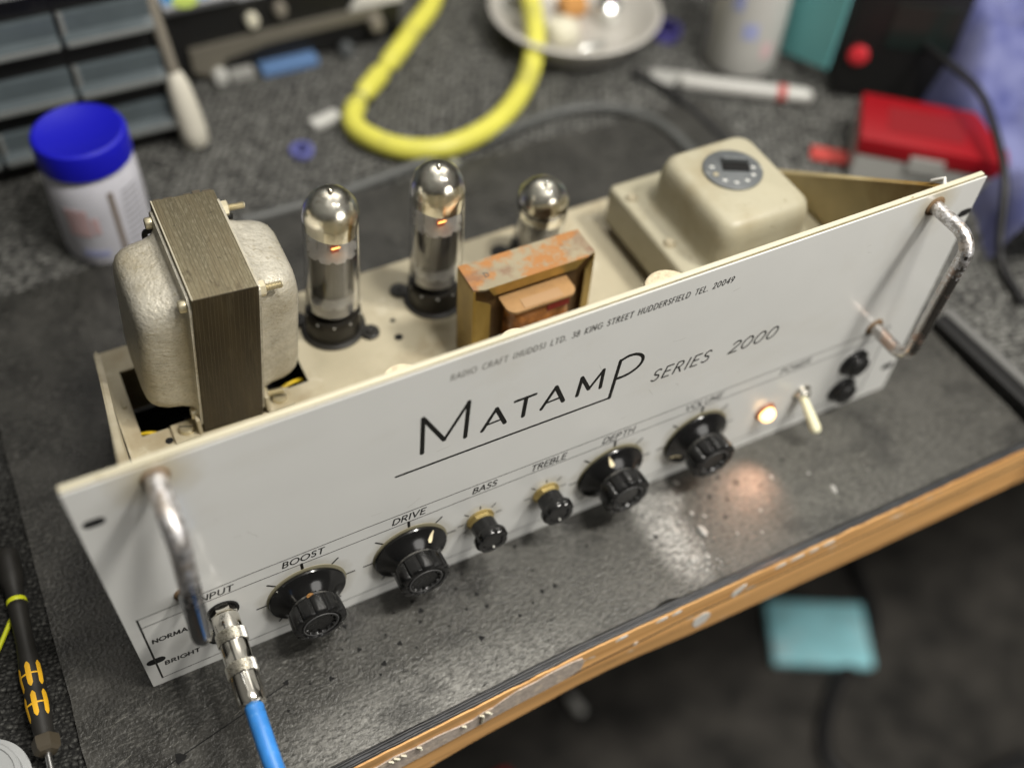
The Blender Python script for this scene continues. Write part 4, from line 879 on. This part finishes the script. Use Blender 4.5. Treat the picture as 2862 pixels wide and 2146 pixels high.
for x, y in ((357.5, 95), (357.5, 140), (447, 95)):
    bm = B(); lathe(bm, [(4.6, 0), (4.4, .6), (3.4, 1.4), (2.6, 2.8), (0, 3.1)], 24, Matrix.Translation((x, y, 94.2))); obj('cover_bolt', bm, cream, mt_, smooth=50)
bm = B(); lathe(bm, [(17.8, 0), (18.0, 1.4), (17.2, 1.9), (0, 1.95)], 56, Matrix.Translation((399.8, 103.0, 130.5))); vs = obj('voltage_selector', bm, discgrey, mt_, smooth=40)
bm = B(); box(bm, -8.2, 8.2, -5.0, 2.4, .02, .6); obj('selector_slot', bm, blackhole, mt_, T=Matrix.Translation((402.5, 104.6, 132.45)) @ Matrix.Rotation(math.radians(-27), 4, 'Z'))
bm = B(); box(bm, -8, 8.5, 2.6, 5.4, 0, 3.4, .8); obj('selector_plug', bm, discgrey, mt_, T=Matrix.Translation((402.5, 104.6, 132.3)) @ Matrix.Rotation(math.radians(-27), 4, 'Z'))
for k in range(7):
    a = math.radians(150 + k * 32); bm = B(); lathe(bm, [(1.8, 0), (1.7, .5), (0, .8)], 14, Matrix.Translation((399.8 + 12.6 * math.cos(a), 103 + 12.6 * math.sin(a), 132.4))); obj('selector_pin', bm, silver if k != 1 else brasst, mt_, smooth=50)
# ---- cans peeping over the front panel
bm = B(); lathe(bm, [(13.4, 0), (13.4, 82.5), (12.8, 84.2), (11.6, 84.9), (0, 85.0)], 56, Matrix.Translation((305.2, 26.5, 58.1))); obj('capacitor_can', bm, stipple, amp, smooth=40, label='stippled cream can behind the address lettering')
for x, z in ((153.4, 149.4), (214.2, 147.2)):
    bm = B(); lathe(bm, [(10.2, 0), (10.2, z - 60.5), (9.4, z - 58.8), (0, z - 58.2)], 40, Matrix.Translation((x, 21.5, 58.1))); obj('screening_can', bm, stipple, amp, smooth=40)

# ------------------------------------------------------------------ JACK PLUG AND BLUE CABLE
jc = thing('audio_cable', 'blue sleeved audio cable with knurled nickel jack plug in the INPUT socket', 'cable', (44.2, 0, 47))
A0 = Vector((0, -3.4, .2)); tgt = Vector((42.3 - 44.2, -55.0, 40.5 - 47)); D_ = (tgt - A0).normalized()
def PT(t): return A0 + D_ * t
bm = B(); lathe(bm, [(5.0, 0), (6.6, .6), (6.8, 1.2), (6.8, 8.6), (7.3, 9.0), (7.3, 9.2)], 48, axis(A0, D_)); lathe(bm, [(7.3, 15.0), (6.9, 15.4), (7.0, 20), (7.1, 26.0), (7.3, 26.3)], 48, axis(A0, D_)); lathe(bm, [(7.3, 32), (6.9, 32.4), (7.0, 42), (6.7, 46), (6.1, 47.2), (5.2, 47.4), (4.9, 45.5)], 48, axis(A0, D_))
pb = obj('plug_barrel', bm, chrome, jc, smooth=40)
for t0 in (9.1, 26.1):
    bm = B(); n1, n2 = 56, 10; V = []
    for j in range(n2 + 1):
        ring = []
        for i in range(n1):
            a = 2 * PI * i / n1; rr = 7.15 + (.62 if (i + j) % 2 == 0 else 0); ring.append(bm.verts.new((rr * math.cos(a), rr * math.sin(a), t0 + j * 6.0 / n2)))
        V.append(ring)
    for j in range(n2):
        for i in range(n1): k = (i + 1) % n1; bm.faces.new((V[j][i], V[j][k], V[j + 1][k], V[j + 1][i]))
    bm.faces.new(V[0]); bm.faces.new(V[-1]); bmesh.ops.transform(bm, matrix=axis(A0, D_), verts=bm.verts)
    obj('knurled_band', bm, knurl_m, pb)
bm = B(); lathe(bm, [(6.3, 46.6), (6.4, 47.6), (5.2, 48.2)], 40, axis(A0, D_), wob=lambda a, h: .35 * math.sin(a * 9)); obj('crimp_ring', bm, chrome, pb, smooth=40)
P1 = PT(46); bm = B(); pth = cr([P1, PT(60), PT(76) + Vector((.3, 0, -2.2)), PT(92) + Vector((1.2, 0, -7.5))], 6); sweep(bm, pth, 4.6, 24); obj('blue_sleeve', bm, bluej, jc, smooth=60)
bm = B(); q = [pth[-2], pth[-1], PT(106) + Vector((2.6, 0, -15)), PT(125) + Vector((5, 0, -36)), PT(135) + Vector((8, 0, -80)), PT(138) + Vector((10, 0, -180))]; sweep(bm, cr(q, 6), 3.7, 20); obj('black_cable', bm, blackrub, jc, smooth=60)

# ------------------------------------------------------------------ SCREWDRIVER on the carpet strip
sd = thing('precision_screwdriver', 'slim black screwdriver with yellow grip inlays lying on the carpet strip', 'screwdriver', (-51.6, 96, 6.2), (-1.0, 0, -1.2))
TA = axis((0, 0, 0), (0, -1, 0))
bm = B(); lathe(bm, [(4.0, 22), (5.0, 23), (4.9, 27), (4.6, 36), (4.5, 46), (4.9, 54), (5.7, 62), (6.0, 70), (5.5, 76), (5.6, 79), (6.0, 85), (5.4, 92), (4.9, 98), (4.6, 103)], 40, TA); sdb = obj('grip', bm, sd_black, sd, smooth=60)
bm = B(); lathe(bm, [(0, -14), (4, -13.6), (5.8, -11), (6.2, -4), (6.2, 4), (6.0, 9), (5.0, 12), (4.6, 18), (4.9, 22)], 40, TA); obj('swivel_cap', bm, sd_black, sd, smooth=60)
bm = B(); lathe(bm, [(4.9, 20.2), (5.2, 20.6), (5.2, 22.6), (4.9, 23.0)], 40, TA); obj('lime_ring', bm, limem, sd, smooth=40)
bm = B(); lathe(bm, [(4.6, 102.5), (6.6, 103.6), (6.8, 106), (6.4, 110), (4.8, 111.6), (2, 112)], 6, TA); obj('hex_collar', bm, mat('brown_dusty_hex', (.05, .04, .025), .6), sd, smooth=20)
bm = B(); lathe(bm, [(1.7, 111), (1.7, 170), (0, 170.2)], 20, TA); obj('blade', bm, steel, sd, smooth=50)
def rad(t):
    pr = [(36, 4.6), (46, 4.5), (54, 4.9), (62, 5.7), (70, 6.0), (76, 5.5), (79, 5.6), (85, 6.0), (92, 5.4), (98, 4.9), (110, 4.6)]
    for (a, ra), (b_, rb) in zip(pr, pr[1:]):
        if a <= t <= b_: return ra + (rb - ra) * (t - a) / (b_ - a)
    return 5
def inlay(cx_a, t0, t1, wA):   # patch wrapped on the grip: angle centre, range along axis, half angle
    bm = B(); nA, nT = 6, 8; V = []
    for j in range(nT + 1):
        t = t0 + (t1 - t0) * j / nT; e = min(1, math.sqrt(max(0, 1 - ((j / nT - .5) * 2) ** 6)) + .25); ring = []
        for i in range(nA + 1):
            a = cx_a + (i / nA - .5) * 2 * wA * e; rr = rad(t) + .12; ring.append(bm.verts.new((rr * math.sin(a), -t, rr * math.cos(a))))
        V.append(ring)
    for j in range(nT):
        for i in range(nA): bm.faces.new((V[j][i], V[j][i + 1], V[j + 1][i + 1], V[j + 1][i]))
    r = bmesh.ops.extrude_face_region(bm, geom=bm.faces[:]); bmesh.ops.translate(bm, vec=(0, 0, -.3), verts=[v for v in r['geom'] if isinstance(v, bmesh.types.BMVert)])
    return bm
for t0, t1 in ((62, 76), (79, 93)):
    for a in (-1.0, -.05, .9): obj('grip_inlay', inlay(a, t0 + (1.5 if a < -.5 else 0), t1 + (1.5 if a < -.5 else 0), .22), sd_yel, sdb, smooth=60)
    obj('grip_inlay', inlay(-.1, (t0 + t1) / 2 - .6, (t0 + t1) / 2 + .6, .95), sd_yel, sdb, smooth=60)
bm = B(); sweep(bm, cr([(-74, 44, 1.4), (-66, 55, 1.6), (-57.6, 68.5, 1.5)], 5), 1.3, 10, rnd=True); tag(obj('lime_wire', bm, limem, smooth=60), 'short lime green wire beside the screwdriver', 'wire')
lid = thing('plastic_tub', 'pale translucent round plastic tub at the lower left corner', 'tub', (-88, -16, 0))
bm = B(); lathe(bm, [(20, 1), (21, 2), (21, 8), (20.3, 8.8), (18.6, 8.9), (18.2, 8.0), (0, 7.8)], 64); obj('lid_disc', bm, lidtrans, lid, smooth=40)
bm = B(); lathe(bm, [(23, .4), (24.5, 1.0), (24.5, 2.2), (23, 2.6)], 64); obj('lid_rim', bm, lidtrans, lid, smooth=40)

# ------------------------------------------------------------------ JAR
jar = thing('plastic_jar', 'white plastic jar with a cobalt blue screw lid behind the laminated transformer', 'jar', (62, 347, -4), (0, 0, 10)); jar.scale = (1.08, 1.08, 1.13)
bm = B(); lathe(bm, [(0, 0), (24, 0), (27.5, 2), (28.2, 6), (28.4, 40), (28.2, 58), (26, 63), (25, 66), (25, 72)], 56); obj('jar_body', bm, jarw, jar, smooth=40)
bm = B(); lathe(bm, [(27.6, 66.5), (28.4, 67.2), (28.4, 81), (27.4, 83.2), (25.4, 84), (24.6, 83.4), (0, 83.2)], 64); obj('screw_lid', bm, lidblue, jar, smooth=40)
def wrap(rr, a0, a1, z0, z1, m, name, par, n=12):
    bm = B(); V = []
    for k in range(n + 1):
        a = a0 + (a1 - a0) * k / n; V.append([bm.verts.new((q * math.cos(a), q * math.sin(a), z)) for q, z in ((rr, z0), (rr, z1), (rr + .25, z1), (rr + .25, z0))])
    for a, b_ in zip(V, V[1:]):
        for i in range(4): bm.faces.new((a[i], a[(i + 1) % 4], b_[(i + 1) % 4], b_[i]))
    bm.faces.new(V[0]); bm.faces.new(V[-1]); return obj(name, bm, m, par, smooth=60)
wrap(28.5, -2.65, -2.15, 26, 46, pinkm, 'pink_print', jar); wrap(28.5, -2.10, -1.95, 28, 40, pinkm, 'pink_print', jar)
wrap(28.5, -2.5, -1.9, 10, 14, bluelab, 'blue_print', jar)
wrap(28.5, -1.62, -1.50, 6, 56, mat('brown_gap', (.20, .16, .13), .5), 'label_seam', jar)
for k in range(11): wrap(28.5, -1.40 + .01 * k, -.85, 10 + k * 4.2, 11.6 + k * 4.2, greylab, 'text_line', jar)

# ------------------------------------------------------------------ PARTS CABINET
cab = thing('parts_cabinet', 'black small-parts cabinet with smoky grey drawers at the back of the bench', 'cabinet', (0, 436, -4))
bm = B(); box(bm, -124, 140, 4, 120, 0, 232, 1); obj('cabinet_shell', bm, cabm, cab)
for ci, x0 in enumerate((-117, -53, 11, 75)):
    for ri, z0 in enumerate((20, 61, 103, 145, 187)):
        bm = B(); box(bm, x0, x0 + 61, -2, 3.6, z0 + 7, z0 + 21, .8); extrude(bm, [(x0, -3, z0), (x0, -9, z0 + 1.5), (x0, -9, z0 + 3), (x0, -2, z0 + 7.2), (x0, 3.6, z0 + 7.2), (x0, 3.6, z0)], (61, 0, 0))
        dr = obj('drawer', bm, drawm, cab)
        bm = B(); box(bm, x0 + 1, x0 + 60, -10.2, -8.6, z0 + .4, z0 + 4.2, .5); box(bm, x0, x0 + 3.4, -3.2, 2, z0 + 3, z0 + 21.4, .6); obj('drawer_lip', bm, drawlip, dr)
# white-handled tool leaning against it
tl = thing('white_handled_tool', 'white handled tool standing upright against the grey drawers', 'tool', (147.5, 424, -3))
d_ = Vector((-5, 8, 60)).normalized(); bm = B(); lathe(bm, [(0, 0), (7, .5), (9.6, 3), (10.4, 14), (9.8, 34), (8.4, 52), (6.0, 61), (4.4, 64)], 40, axis((0, 0, 0), d_)); obj('handle', bm, whitebulb, tl, smooth=60)
bm = B(); lathe(bm, [(4.6, 62), (5.0, 120), (5.0, 200), (0, 200)], 28, axis((0, 0, 0), d_)); obj('shaft', bm, greybeige, tl, smooth=60)

# ------------------------------------------------------------------ BENCH INSTRUMENT behind
ins = thing('bench_instrument', 'black bench instrument with a grey-beige trim bar and knobs', 'instrument', (0, 500, -4))
bm = B(); box(bm, 152, 352, 2, 170, 4, 76, 1.5); obj('instrument_case', bm, blackmetal, ins)
bm = B(); extrude(bm, [(168, -3, 14), (168, -3, 34), (232, -3, 36), (332, -3, 37), (332, -3, 28), (232, -3, 25.5), (196, -3, 20), (186, -3, 4)], (0, 4.8, 0)); obj('trim_bar', bm, barm, ins)
for x, z, r, m_ in ((222, 49, 5.4, creamp), (246, 53, 5.4, greybeige), (326, 24, 6.6, greybeige), (298, 6, 6, discgrey), (188, 8, 6.4, clearp)):
    bm = B(); lathe(bm, [(r, 0), (r, 5), (r * .85, 8), (0, 8.4)], 28, axis((x, 1.9 if z > 40 else -3, z), (0, -1, 0))); obj('instrument_knob', bm, m_, ins, smooth=40)
bm = B(); extrude(bm, [(304, -3.4, 38.5), (311, -3.4, 49), (352, -3.4, 47), (352, -3.4, 38)], (0, 3, 0)); obj('white_label', bm, whitechip, ins)
bm = B(); box(bm, 154, 350, 1, 6, 66, 76.6, .5); obj('top_rim', bm, paperw, ins)
bm = B(); box(bm, 196, 216, -8, 0, 0.2, 9, 1); obj('rubber_foot', bm, greybox, ins)
cd = thing('printed_card', 'grey printed card with blue and lime patches on the instrument top', 'card', (176, 500, 72.8))
bm = B(); box(bm, -22, 40, -10, 60, 0, 1.2); obj('card_sheet', bm, paperw, cd)
bm = B(); box(bm, -20, 16, -4, 40, 1.2, 1.6); pb_ = obj('blue_patch', bm, paperb, cd)
bm = B(); lathe(bm, [(10, 1.6), (10, 2.0), (0, 2.0)], 24, Matrix.Translation((-4, -4, 0))); obj('lime_patch', bm, paperg, cd)
bm = B(); box(bm, 222, 271, 488, 511, -4, 3.2, 1.6, T=Matrix.Rotation(0, 4, 'Z')); tag(obj('blue_eraser', bm, bluep, smooth=30), 'dull blue plastic block at the foot of the black instrument', 'block')
bm = B(); box(bm, -13, 13, -6, 6, 0, 6, 2); tag(obj('clear_clip', bm, clearp, smooth=30, T=Matrix.Translation((248, 412, -3.6)) @ Matrix.Rotation(.25, 4, 'Z')), 'frosted clear plastic clip on the grey bench cloth', 'clip')
bm = B(); lathe(bm, [(9, 0), (9, 4), (6, 4.4), (5.6, 1), (5.6, 0)], 28); tag(obj('blue_grommet', bm, tag_blue, smooth=40, T=Matrix.Translation((218, 384, -3.6))), 'small violet blue grommet on the grey bench cloth', 'grommet')

bm = B(); lathe(bm, [(2.2, 0), (4.4, 0), (4.4, 4), (2.2, 4)], 6); tag(obj('steel_nut', bm, silver, T=Matrix.Translation((319, 319, -1))), 'small bright steel nut below the yellow hose, behind the middle valve', 'nut')
# ------------------------------------------------------------------ YELLOW HOSE
hose = thing('yellow_hose', 'looped bright yellow hose on the bench behind the valves', 'hose', (0, 0, 0))
hp = cr([(470, 690, 18), (432, 600, 6), (396, 532, 5), (362, 497, 5), (334, 469, 5), (306, 443, 5), (281, 420, 5), (266, 398, 5), (266, 378, 5), (281, 354, 5), (300, 341, 5), (322, 336, 5), (350, 341, 5), (376, 353, 5), (404, 375, 5), (426, 398, 9), (441, 420, 20), (450, 445, 33), (458, 480, 44), (462, 520, 46), (460, 590, 30), (455, 700, 20)], 10)
sq = []
for i, p_ in enumerate(hp):
    s_ = 1.0
    for c_ in (Vector((282, 420.5, 5)), Vector((307, 444, 5))) if False else (Vector((281.9, 420.5, 5)), Vector((317, 450, 5))):
        s_ = min(s_, .50 + .50 * min(1, (p_ - c_).length / 9))
    sq.append(8.6 * s_)
bm = B(); sweep(bm, hp, sq, 24); obj('hose_tube', bm, yelm, hose, smooth=60)
for c_, nx_ in ((Vector((281.9, 420.5, 5)), 1), (Vector((317, 450, 5)), 2)):
    i = min(range(len(hp)), key=lambda k: (hp[k] - c_).length); bm = B(); sweep(bm, [hp[i - 1], hp[i], hp[i + 1]], 5.4, 20); obj('hose_band', bm, yeltag, hose, smooth=60)

# ------------------------------------------------------------------ DISH of parts
dish = thing('parts_dish', 'pale round dish holding loose parts at the top of the bench', 'dish', (494, 446, -4))
bm = B(); lathe(bm, [(0, 1), (46, 1), (54, 2.5), (70, 24), (75, 27), (76, 29), (73, 30), (67, 27.5), (52, 6), (46, 4), (0, 4)], 72); obj('dish_bowl', bm, dishm, dish, smooth=40)
tag(None or obj('aluminium_knob', lathe(B(), [(0, 0), (13, 0), (13, 14), (10, 17), (0, 17.5)], 36), silver, smooth=40, loc=(532, 452, 2)), 'bright aluminium knob in the dish', 'knob')
tag(obj('orange_part', box(B(), -12, 12, -9, 9, 0, 16, 3), orangeb, smooth=40, loc=(505, 470, 2)), 'orange brown moulded part in the dish', 'part')
tag(obj('cream_cap', lathe(B(), [(0, 0), (15, 0), (16, 4), (13, 13), (5, 16), (0, 16.4)], 36), creamp, smooth=40, loc=(479, 440, 2)), 'round cream cap in the dish', 'cap')
tag(obj('white_cup', lathe(B(), [(0, 0), (12, 0), (15, 18), (13, 18), (10, 4), (0, 4)], 36), whitep, smooth=40, loc=(448, 470, 6)), 'small white cup in the dish, left of the yellow hose', 'cup')
tag(obj('dish_highlight', sweep(B(), [(-10, 0, 4), (10, 0, 4)], 3.6, 16, rnd=True), silver, smooth=60, loc=(492, 410, 2)), 'short silver tube at the front of the dish, standing for a highlight', 'highlight')  # silver tube made in place of a bright highlight in the dish
tag(obj('purple_ring', lathe(B(), [(14, 0), (14, 8), (11, 8.5), (10, 0)], 32), purpm, smooth=40, loc=(572, 414, -4)), 'dark purple plastic ring beside the dish', 'ring')

# ------------------------------------------------------------------ BOTTLE, PEN, DEVICE, CARD, RED BOX, CLOTH
bt = thing('plastic_bottle', 'tall white plastic bottle with faint blue and pink print', 'bottle', (612, 356, -4))
bm = B(); lathe(bm, [(0, 0), (27, 0), (31, 3), (32, 8), (32, 120), (26, 140), (14, 150), (14, 162), (0, 162)], 56); obj('bottle_body', bm, whitep, bt, smooth=40)
wrap(32.1, -2.35, -1.95, 40, 54, bluelab, 'blue_print', bt); wrap(32.1, -2.75, -2.45, 64, 78, bluelab, 'blue_print', bt); wrap(32.1, -1.75, -1.45, 22, 36, pinkm, 'pink_print', bt)
pen = thing('marker_pen', 'white marker pen with a red ring lying on the bench cloth', 'pen', (554, 332, 2.5), (0, 0, math.degrees(math.atan2(-52, 76))))
bm = B(); sweep(bm, [(-12, 0, 0), (66, 0, 0)], 7.0, 24, rnd=True); obj('pen_body', bm, whitep, pen, smooth=60)
bm = B(); sweep(bm, [(66, 0, 0), (73, 0, 0)], 7.4, 24); obj('red_ring', bm, dullred, pen, smooth=50)
bm = B(); sweep(bm, [(73, 0, 0), (90, 0, 0)], [7.2, 6.4], 24, rnd=True); obj('pen_cap', bm, clearp, pen, smooth=60)
bm = B(); box(bm, -18, 18, -10, 10, 0, 2.4, .8); tag(obj('pale_card', bm, greybox, T=Matrix.Translation((540, 353, -3)) @ Matrix.Rotation(-.55, 4, 'Z')), 'pale grey card between the dish and the marker pen', 'card')
dv = thing('black_device', 'black boxy device with a round red button at the back right', 'device', (652, 284, -4), (0, 0, -36))
bm = B(); box(bm, 4, 92, 0, 110, 0, 110, 4); obj('device_case', bm, blackmetal, dv, smooth=30)
bm = B(); lathe(bm, [(8.4, 0), (8.4, 3), (6, 4.4), (0, 4.6)], 32, axis((17, 0, 42), (0, -1, 0))); obj('red_button', bm, redled, dv, smooth=40)
bm = B(); box(bm, 34, 86, -1.4, -.2, 52, 92, .4); obj('smoked_window', bm, mat('dark_green_glass', (.012, .02, .018), .2), dv)
tc_ = thing('teal_card', 'teal card propped upright against the black device', 'card', (646, 284, 0))
bm = B(); extrude(bm, [(0, 0, 22), (0, 58, 4), (-2, 66, 130), (-2, -4, 130)], (1.4, 0, 0)); obj('card_sheet', bm, tealcard, tc_)
rb = thing('red_lidded_box', 'grey box with a bright red lid in front of the blue cloth', 'box', (600, 186, -4), (0, 0, -40.5))
bm = B(); box(bm, 0, 110, 0, 60, 0, 24, 1.5); obj('box_base', bm, greybox, rb)
bm = B(); box(bm, -1, 111, -1, 61, 24.2, 40, 2.5); bl_ = obj('box_lid', bm, redm, rb, smooth=30)
bm = B(); box(bm, 20, 78, 14, 46, 40.0, 40.5, .1); obj('lid_panel', bm, mat('dark_red_inset', (.20, .004, .008), .5), bl_)
bm = B(); box(bm, 40, 66, -2.6, -1.0, 18, 32, .4); obj('latch', bm, greybox, rb)
bm = B(); box(bm, -16, 16, -8, 8, 0, 3, 1); tag(obj('red_strip', bm, dullred, T=Matrix.Translation((603, 212, -3.4)) @ Matrix.Rotation(-.7, 4, 'Z')), 'dull red plastic strip lying beside the red-lidded box', 'strip')
# cloth: heap of folds
poly_e = [(640, 66), (668, 110), (688, 160), (708, 214), (728, 262), (752, 310), (778, 380), (800, 470)]
def inside(x, y):  # signed distance right of the edge polyline
    best = 1e9; sgn = 1
    for (xa, ya), (xb, yb) in zip(poly_e, poly_e[1:]):
        ax_, ay_ = xb - xa, yb - ya; t = max(0, min(1, ((x - xa) * ax_ + (y - ya) * ay_) / (ax_ * ax_ + ay_ * ay_))); dx, dy = x - xa - ax_ * t, y - ya - ay_ * t; d = math.hypot(dx, dy)
        if d < best: best = d; sgn = 1 if (ax_ * dy - ay_ * dx) < 0 else -1
    return best * sgn
def clz(x, y):
    d = inside(x, y)
    if d < 0: return -6
    h = (58 + 52 * max(0, min(1, (y - 170) / 110))) * (1 - math.exp(-d / 11)); f = 20 * mn.noise(Vector((x * .016 + y * .01, y * .022, 4))) + 9 * math.sin((x * .9 - y * .55) * .085 + 2 * mn.noise(Vector((x * .01, y * .01, 1))))
    return -4 + h + f * min(1, d / 25)
bm = B(); st = 5; V = {}
for i in range(80):
    for j in range(96):
        x = 620 + i * st; y = 40 + j * st
        if inside(x, y) > -st * 1.2: V[i, j] = bm.verts.new((x, y, clz(x, y)))
for (i, j) in list(V):
    if all(k in V for k in ((i + 1, j), (i + 1, j + 1), (i, j + 1))): bm.faces.new((V[i, j], V[i + 1, j], V[i + 1, j + 1], V[i, j + 1]))
tag(obj('blue_cloth', bm, clothm, smooth=180), 'rumpled blue violet cloth heaped at the right of the bench', 'cloth')
bm = B(); sweep(bm, cr([(716, 300, 52), (706, 250, 54), (698, 210, 60), (692, 170, 62), (676, 130, 54), (660, 96, 40), (640, 60, 6), (628, 20, -1)], 7), 3.2, 12); tag(obj('black_lead', bm, blackrub, smooth=60), 'thin black lead running over the blue cloth', 'lead')

# ------------------------------------------------------------------ CABLES and bars at the right and behind
bm = B(); sweep(bm, cr([(150, 322, 0), (205, 322, 0), (250, 326, 0), (300, 332, 0), (350, 337, 0), (400, 345, 0), (440, 346, 0), (470, 332, 1), (488, 312, 1), (495, 290, 2), (497, 262, 2), (496, 225, 3)], 8), 4.4, 16)
tag(obj('grey_cable', bm, mat('slate_cable', (.085, .088, .085), .45), smooth=60), 'slate grey cable curving behind the cream mains transformer', 'cable')
bm = B(); sweep(bm, cr([(512, 372, -1), (524, 345, -1), (531, 305, -1), (533, 262, -1), (534, 215, 0)], 8), 3.6, 14); tag(obj('dark_cable', bm, blackrub, smooth=60), 'dark cable running straight beside the slate grey cable', 'cable')
bm = B(); box(bm, -6, 6, -110, 30, -4, 8, 1.6); tag(obj('black_bar', bm, blackmetal, smooth=30, T=Matrix.Translation((556, 0, 0)) @ Matrix.Rotation(.04, 4, 'Z')), 'flat black bar beyond the right end of the mat', 'bar')
bm = B(); sweep(bm, [(567, 34, 1), (571, -40, 1), (575, -120, 1)], 5.2, 16); tag(obj('bar_highlight', bm, mat('bar_highlight_grey', (.13, .13, .125), .35), smooth=60), 'grey tube along the black bar, standing for its highlight', 'tube')  # tube built to stand for the grey highlight on the bar

# ------------------------------------------------------------------ ON THE FLOOR
bm = B(); box(bm, -64, 64, -44, 44, 0, 14, 5, seg=4)
tag(obj('teal_packet', bm, tealm, smooth=40, T=Matrix.Translation((728, 80, -720)) @ Matrix.Rotation(math.radians(-28), 4, 'Z')), 'teal packet lying on the dark floor below the bench', 'packet')
bm = B(); sweep(bm, [(0, 0, 0), (3, -18, 0)], 6, 16, rnd=True); tag(obj('white_stub', bm, whitep, smooth=60, loc=(399, 142, -712)), 'short white stub on the floor just under the bench edge', 'stub')
bm = B(); box(bm, -30, 30, -20, 20, 0, 12, 3); tag(obj('red_object', bm, redm, smooth=30, T=Matrix.Translation((262, 80, -720))), 'red object on the floor at the bottom edge', 'object')
bm = B(); sweep(bm, cr([(900, 260, -714), (840, 150, -716), (800, 60, -716), (700, 10, -716), (640, -60, -716), (700, -140, -716), (860, -160, -716)], 8), 9, 12); tag(obj('floor_cable', bm, blackrub, smooth=60), 'thick black cable coiled on the dark floor', 'cable')
